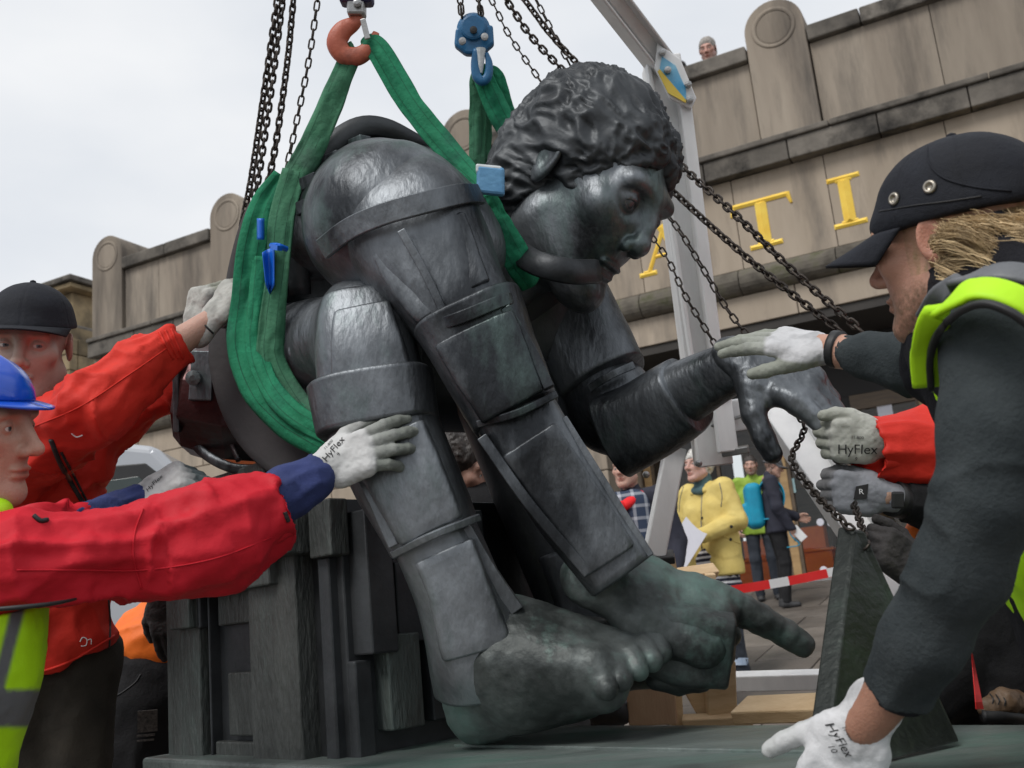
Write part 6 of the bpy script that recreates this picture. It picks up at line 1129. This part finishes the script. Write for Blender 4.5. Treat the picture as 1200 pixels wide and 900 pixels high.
s = Sdf(); s.cap(w((0, .015, 1.42)), w((0, .02, 1.49)), .075*pa_.k, .07*pa_.k).cap(w((-.03, .08, 1.40)), w((.04, .075, 1.41)), .03, .03); V, F = s.mesh(.008); pa_.part('scarf', (V, F), 'teal', smooth=True)
s = Sdf(); 
for x in (-1, 1): s.cap(w((x*.09, -.06, 1.44)), w((x*.06, .075, 1.40)), .032, .026, k=.02)
s.cap(w((-.09, -.07, 1.43)), w((.09, -.07, 1.43)), .05, k=.03); V, F = s.mesh(.009); V = wrinkle(V, F, [[w((-.09, -.06, 1.44)), w((.09, -.06, 1.44))]], .008, 14); pa_.part('coat_hood', (V, F), 'yellow_coat', smooth=True)
Bc = bvh(pa_.coatVF); surf_line('coat_zip', Bc, [(823, 573), (822, 600), (822, 640), (828, 668)], .004, 'grey_band', pa_.coat); surf_line('pocket_edge', Bc, [(848, 628), (860, 634), (868, 637)], .005, 'yellow_coat', pa_.coat); surf_line('drawcord', Bc, [(843, 566), (846, 580), (845, 594)], .003, 'grey_band', pa_.coat); surf_line('drawcord', Bc, [(801, 570), (797, 585), (796, 600)], .003, 'grey_band', pa_.coat)
for px, py in ((857, 617), (856, 632), (823, 607)):
    q = cast(Bc, px, py)
    if q is not None: part('coat_button', lathe([(.011, 0), (.011, .006), (.004, .008)], (q, np.stack([CR, -CU, -CF], 1)), 10), M['car_trim'], pa_.coat)
for e, x in (('l', (-.12, .24, 1.06)), ('r', (.10, .26, .98))):
    c_ = w(x); s = Sdf().cap(c_-(pa_.R@A3((0, .02, 0))), c_+(pa_.R@A3(((.5 if e == 'l' else -.5)*.03, .01, 0))), .042*pa_.k, .038*pa_.k); V, F = s.mesh(.007); pa_.part('sleeve_cuff', (V, F), 'maroon', smooth=True)
for e in (-1, 1): pa_.part('jean_cuff', tube([w((e*.1, -.0, .12)), w((e*.1, -.005, .17))], [.06*pa_.k]*2, 14, 4), 'denim_pale')
pp = nz(pa_.R@A3((.75, .1, .68))); pq = nz(np.cross(pp, pa_.R@A3((.2, 1, .45)))); ctr = w((-.07, .37, .99))
tag(part('paper_sheet', grid(lambda u, v: ctr+(u-.5)[:, None]*pp*.20+(v-.5)[:, None]*pq*.29+np.array([0, 0, 1.])*(.02*(u-.5)**2*4)[:, None], 5, 6, .0015), M['paper']), 'folded white sheet of paper held by the woman in yellow', 'paper')
b10, d10 = on_ground(924, 713)
pb_ = figure('person in a grey cap and navy coat with a blue backpack, looking aside', b10, math.radians(-97), 1.47, dict(ell=(-.22, .04, 1.12), wrl=(-.2, .26, 1.02), elr=(.24, .02, 1.12), wrr=(.2, .14, .86), head=(0, .07, 1.60)), top='plain_navy', legs='black_cloth', shoes='shoe', coatlen=.86, look=(.1, 1, -.3), girth=1.0, sleeve=1.1, hair=lambda V: ((V[:, 1] < -.0) & (V[:, 2] > -.1)).astype(float), hcol=(.05, .035, .025))
cap_mesh(pb_, tilt=.0, mcrown='grey_cap', mbrim='grey_cap', low=.02)
w = pb_.w; bp_ = thing('backpack', 'turquoise backpack on the back of the person in the grey cap', 'backpack', w((0, -.25, .95)))
s = Sdf().box(w((0, -.21, 1.17)), (.14, .08, .22), pb_.R, rd=.06).box(w((0, -.30, 1.08)), (.10, .05, .11), pb_.R, rd=.04, k=.02); V, F = s.mesh(.01); part('bag', (V, F), M['turq'], bp_, smooth=True)
for x in (-1, 1): part('shoulder_strap', tube([w((x*.10, -.14, 1.36)), w((x*.11, -.02, 1.455)), w((x*.12, .10, 1.36)), w((x*.14, .115, 1.2)), w((x*.17, .02, 1.02)), w((x*.12, -.16, 1.0))], [.022]*6, 8, 24, .35, 4), M['turq'], bp_, smooth=True)
part('loose_strap', tube([w((.17, .10, 1.02)), w((.2, .12, .8)), w((.2, .2, .68)), (w((.2, .06, .66)))], [.006]*4, 6, 16), M['turq'], bp_)
tag(part('phone', box(w((.2, .21, .80)), (.006, .04, .075), pb_.R@axrot([1, 0, 0], .6), ), M['white'], bevel=.004), 'white phone held low by the person in the grey cap', 'phone')
q9 = P(886, 590, 10.7)
pc_ = figure('bearded man in a lime green coat standing behind the backpack wearer', [q9[0], q9[1], float(gz(q9[0], q9[1]))], math.radians(168), 1.50, dict(head=(0, .04, 1.61)), top='green_coat', legs='denim', stubble=.9, coatlen=.8, hair=lambda V: (V[:, 2] > .055).astype(float), hcol=(.05, .035, .03), look=(.1, 1, -.05))
hair_shell(pc_, (.05, .04, .035), .004, bump=.005)
q11 = P(742, 600, 6.0)
pd_ = figure('person in a navy coat and plaid shirt wearing a red scarf', [q11[0], q11[1], float(gz(q11[0], q11[1]))], math.radians(150), 1.62, dict(), top='plain_navy', legs='denim', coatlen=.7, girth=1.05)
w = pd_.w; s = Sdf(); s.cap(w((-.05, .10, 1.36)), w((-.04, .115, .95)), .10, .11, k=.03, sq=(pd_.R[:, 1], 1.6)).cap(w((.05, .10, 1.36)), w((.06, .115, .95)), .10, .11, k=.03, sq=(pd_.R[:, 1], 1.6)); V, F = s.mesh(.009); V = wrinkle(V, F, [[w((0, .1, 1.36)), w((0, .1, .95))]], .006, 7); pd_.part('plaid_shirt', (V, F), 'plaid', smooth=True)
sc_ = thing('scarf', 'bright red knotted scarf hanging over the plaid shirt', 'scarf', w((0, .2, 1.1)))
part('scarf_loop', tube([w((-.09, -.0, 1.44)), w((-.07, .13, 1.40)), w((0, .17, 1.36)), w((.07, .13, 1.40)), w((.09, 0, 1.44)), w((0, -.08, 1.46)), w((-.09, 0, 1.44))], [.035]*7, 12, 30, .8), M['scarf_red'], sc_, smooth=True)
for x, l in ((-.03, .33), (.055, .26)): part('scarf_tail', tube([w((x*.3, .19, 1.38)), w((x, .225, 1.28)), w((x*1.1, .235, 1.38-l))], [.03, .036, .038], 10, 14, .5, 3), M['scarf_red'], sc_, smooth=True)
# people on the roof terrace
for (px, py, lab, hc_, bd) in ((830, 60, 'grey-haired man looking down over the stone parapet', (.34, .31, .28), .5), (797, 86, 'dark-haired person barely visible behind the parapet beside the gantry', (.02, .016, .014), 0)):
    s_, z_ = facade_at(px, py, -.95); bz = 6.1; Hh = (z_-bz)/1.605*1.72; q = fw(s_, -.95, bz)
    f_ = figure(lab, q, math.radians(162), Hh, dict(shl=(-.2, 0, 1.42), shr=(.2, 0, 1.42)), top='black_cloth', legs='black_cloth', stubble=bd, skin=(.55, .31, .25), hair=lambda V: (V[:, 2] > .05).astype(float), hcol=hc_, look=(.1, 1, -.35), headk=1.0)
    hair_shell(f_, hc_, .006, bump=.004)
# crouching man behind the statue's legs
pe_ = Person('crouching man in navy behind the statue\'s legs, little of him showing', ground_under(600, 760, 3.15))
pe_.head(P(538, 548, 3.2), CR*.93-CF*.3-CU*.2, CU, 1, .005, (.42, .24, .18), stubble=.6, hair=lambda V: (V[:, 1] < .03).astype(float), hcol=(.03, .022, .018)); hair_shell(pe_, (.03, .022, .018), .008, bump=.006); body_core(pe_, [P(552, 590, 3.2), P(570, 650, 3.2), P(600, 760, 3.15)], [.05, .09, .09]); bo = pe_.body(); pe_.eyes_part(bo)
V, F = px_sdf(Sdf(), [[(560, 610, 3.2, 50), (600, 760, 3.15, 60)]], .02).mesh(.01); pe_.part('jacket', (V, F), 'black_cloth', smooth=True)
V, F = px_sdf(Sdf(), [[(600, 770, 3.1, 52), (680, 760, 2.9, 42), (690, 850, 2.85, 34)], [(600, 780, 3.2, 52), (660, 840, 3.0, 36), (715, 832, 2.8, 24)]], .02).mesh(.01); V = wrinkle(V, F, [[P(600, 770, 3.1), P(690, 850, 2.85)]], .007, 9); pe_.part('trousers', (V, F), 'plain_navy', smooth=True)
V, F = px_sdf(Sdf(), [[(705, 838, 2.76, 16), (728, 834, 2.72, 15)]], .02).mesh(.007); pe_.part('shoe', (V, F), 'shoe', smooth=True)
# ---------------------------------------------------------------- silver van behind the man in red
q = P(150, 512, 4.7); vz = float(q[2]); vy = float(q[1]); vx = float(q[0])+.10
van = thing('parked_van', 'silver van with dark glass parked behind the man in the red jacket', 'van', (vx-1.2, vy+.9, 0))
VR = np.stack([nz([1, .05, 0]), nz([-.05, 1, 0]), [0, 0, 1.]], 1)
def vp_(x, y, z): return np.array([vx, vy, 0])+VR@A3((x, y, z))
H_ = vz
prof = [(-3.0, .35), (-3.05, .9), (-2.95, H_-.25), (-2.75, H_-.02), (-1.5, H_+.03), (-.35, H_+.02), (.02, H_-.05), (.30, H_-.36), (.62, H_-.74), (1.25, H_-.86), (1.42, H_-1.0), (1.5, .75), (1.46, .36), (1.2, .30), (-2.8, .30)]
part('body', prism(prof, 0, 1.75, (vp_(0, 0, 0), VR)), M['car'], van, bevel=.05, seg=4)
sd = -.012
def vq(pts, m, name, par=van, t=.012, y=-.008, bev=.006): return part(name, prism(pts, y, y+t, (vp_(0, 0, 0), VR)), M[m], par, bevel=bev)
wf = vq([(-1.05, H_-.72), (-1.05, H_-.20), (-.55, H_-.13), (-.02, H_-.13), (.20, H_-.33), (.50, H_-.72)], 'car_trim', 'window_frame'); vq([(-.98, H_-.68), (-.98, H_-.25), (-.52, H_-.19), (-.30, H_-.20), (-.26, H_-.68)], 'car_glass', 'window', wf, .006, -.0145, .002); vq([(-.20, H_-.68), (-.23, H_-.20), (-.05, H_-.19), (.14, H_-.37), (.38, H_-.68)], 'car_glass', 'window', wf, .006, -.0145, .002)
wf2 = vq([(-2.6, H_-.70), (-2.6, H_-.22), (-1.2, H_-.18), (-1.2, H_-.70)], 'car_trim', 'window_frame'); vq([(-2.52, H_-.65), (-2.52, H_-.27), (-1.27, H_-.23), (-1.27, H_-.65)], 'car_glass', 'window', wf2, .006, -.0145, .002)
part('windscreen', beam(vp_(.335, .87, H_-.36), vp_(.66, .87, H_-.73), 1.5, .02, [0, 0, 1]), M['car_glass'], van)
vq([(-2.9, .62), (-2.9, .74), (1.4, .74), (1.4, .62)], 'car_trim', 'side_moulding', y=-.02, t=.03); vq([(-2.7, .30), (-2.7, .43), (1.2, .43), (1.2, .30)], 'car_trim', 'sill', y=-.015, t=.03)
vq([(-1.12, .5), (-1.12, H_-.15), (-1.11, H_-.15), (-1.11, .5)], 'car_trim', 'door_gap', y=-.003, t=.004, bev=0); vq([(.42, .5), (.42, H_-.8), (.43, H_-.8), (.43, .5)], 'car_trim', 'door_gap', y=-.003, t=.004, bev=0)
part('door_handle', box(vp_(-.9, -.025, H_-.88), (.09, .02, .018), VR), M['car_trim'], van, bevel=.008)
part('mirror', box(vp_(.32, -.14, H_-.68), (.06, .10, .08), VR), M['car_trim'], van, bevel=.03)
for x in (-2.2, .85):
    fr_ = (vp_(x, .02, .32), np.stack([VR[:, 0], -VR[:, 2], -VR[:, 1]], 1)*np.array([1, 1, 1])); wh = part('wheel', lathe([(.2, -.2), (.31, -.2), (.32, -.18), (.32, .02), (.30, .04), (.2, .04)], fr_, 28), M['tyre'], van); part('rim', lathe([(.195, .03), (.19, .045), (.12, .03), (.05, .035), (.02, .04)], fr_, 20), M['steel'], wh)
vq([(1.30, .95), (1.30, 1.08), (1.44, 1.02), (1.45, .95)], 'white', 'headlight', y=-.004, t=.25)
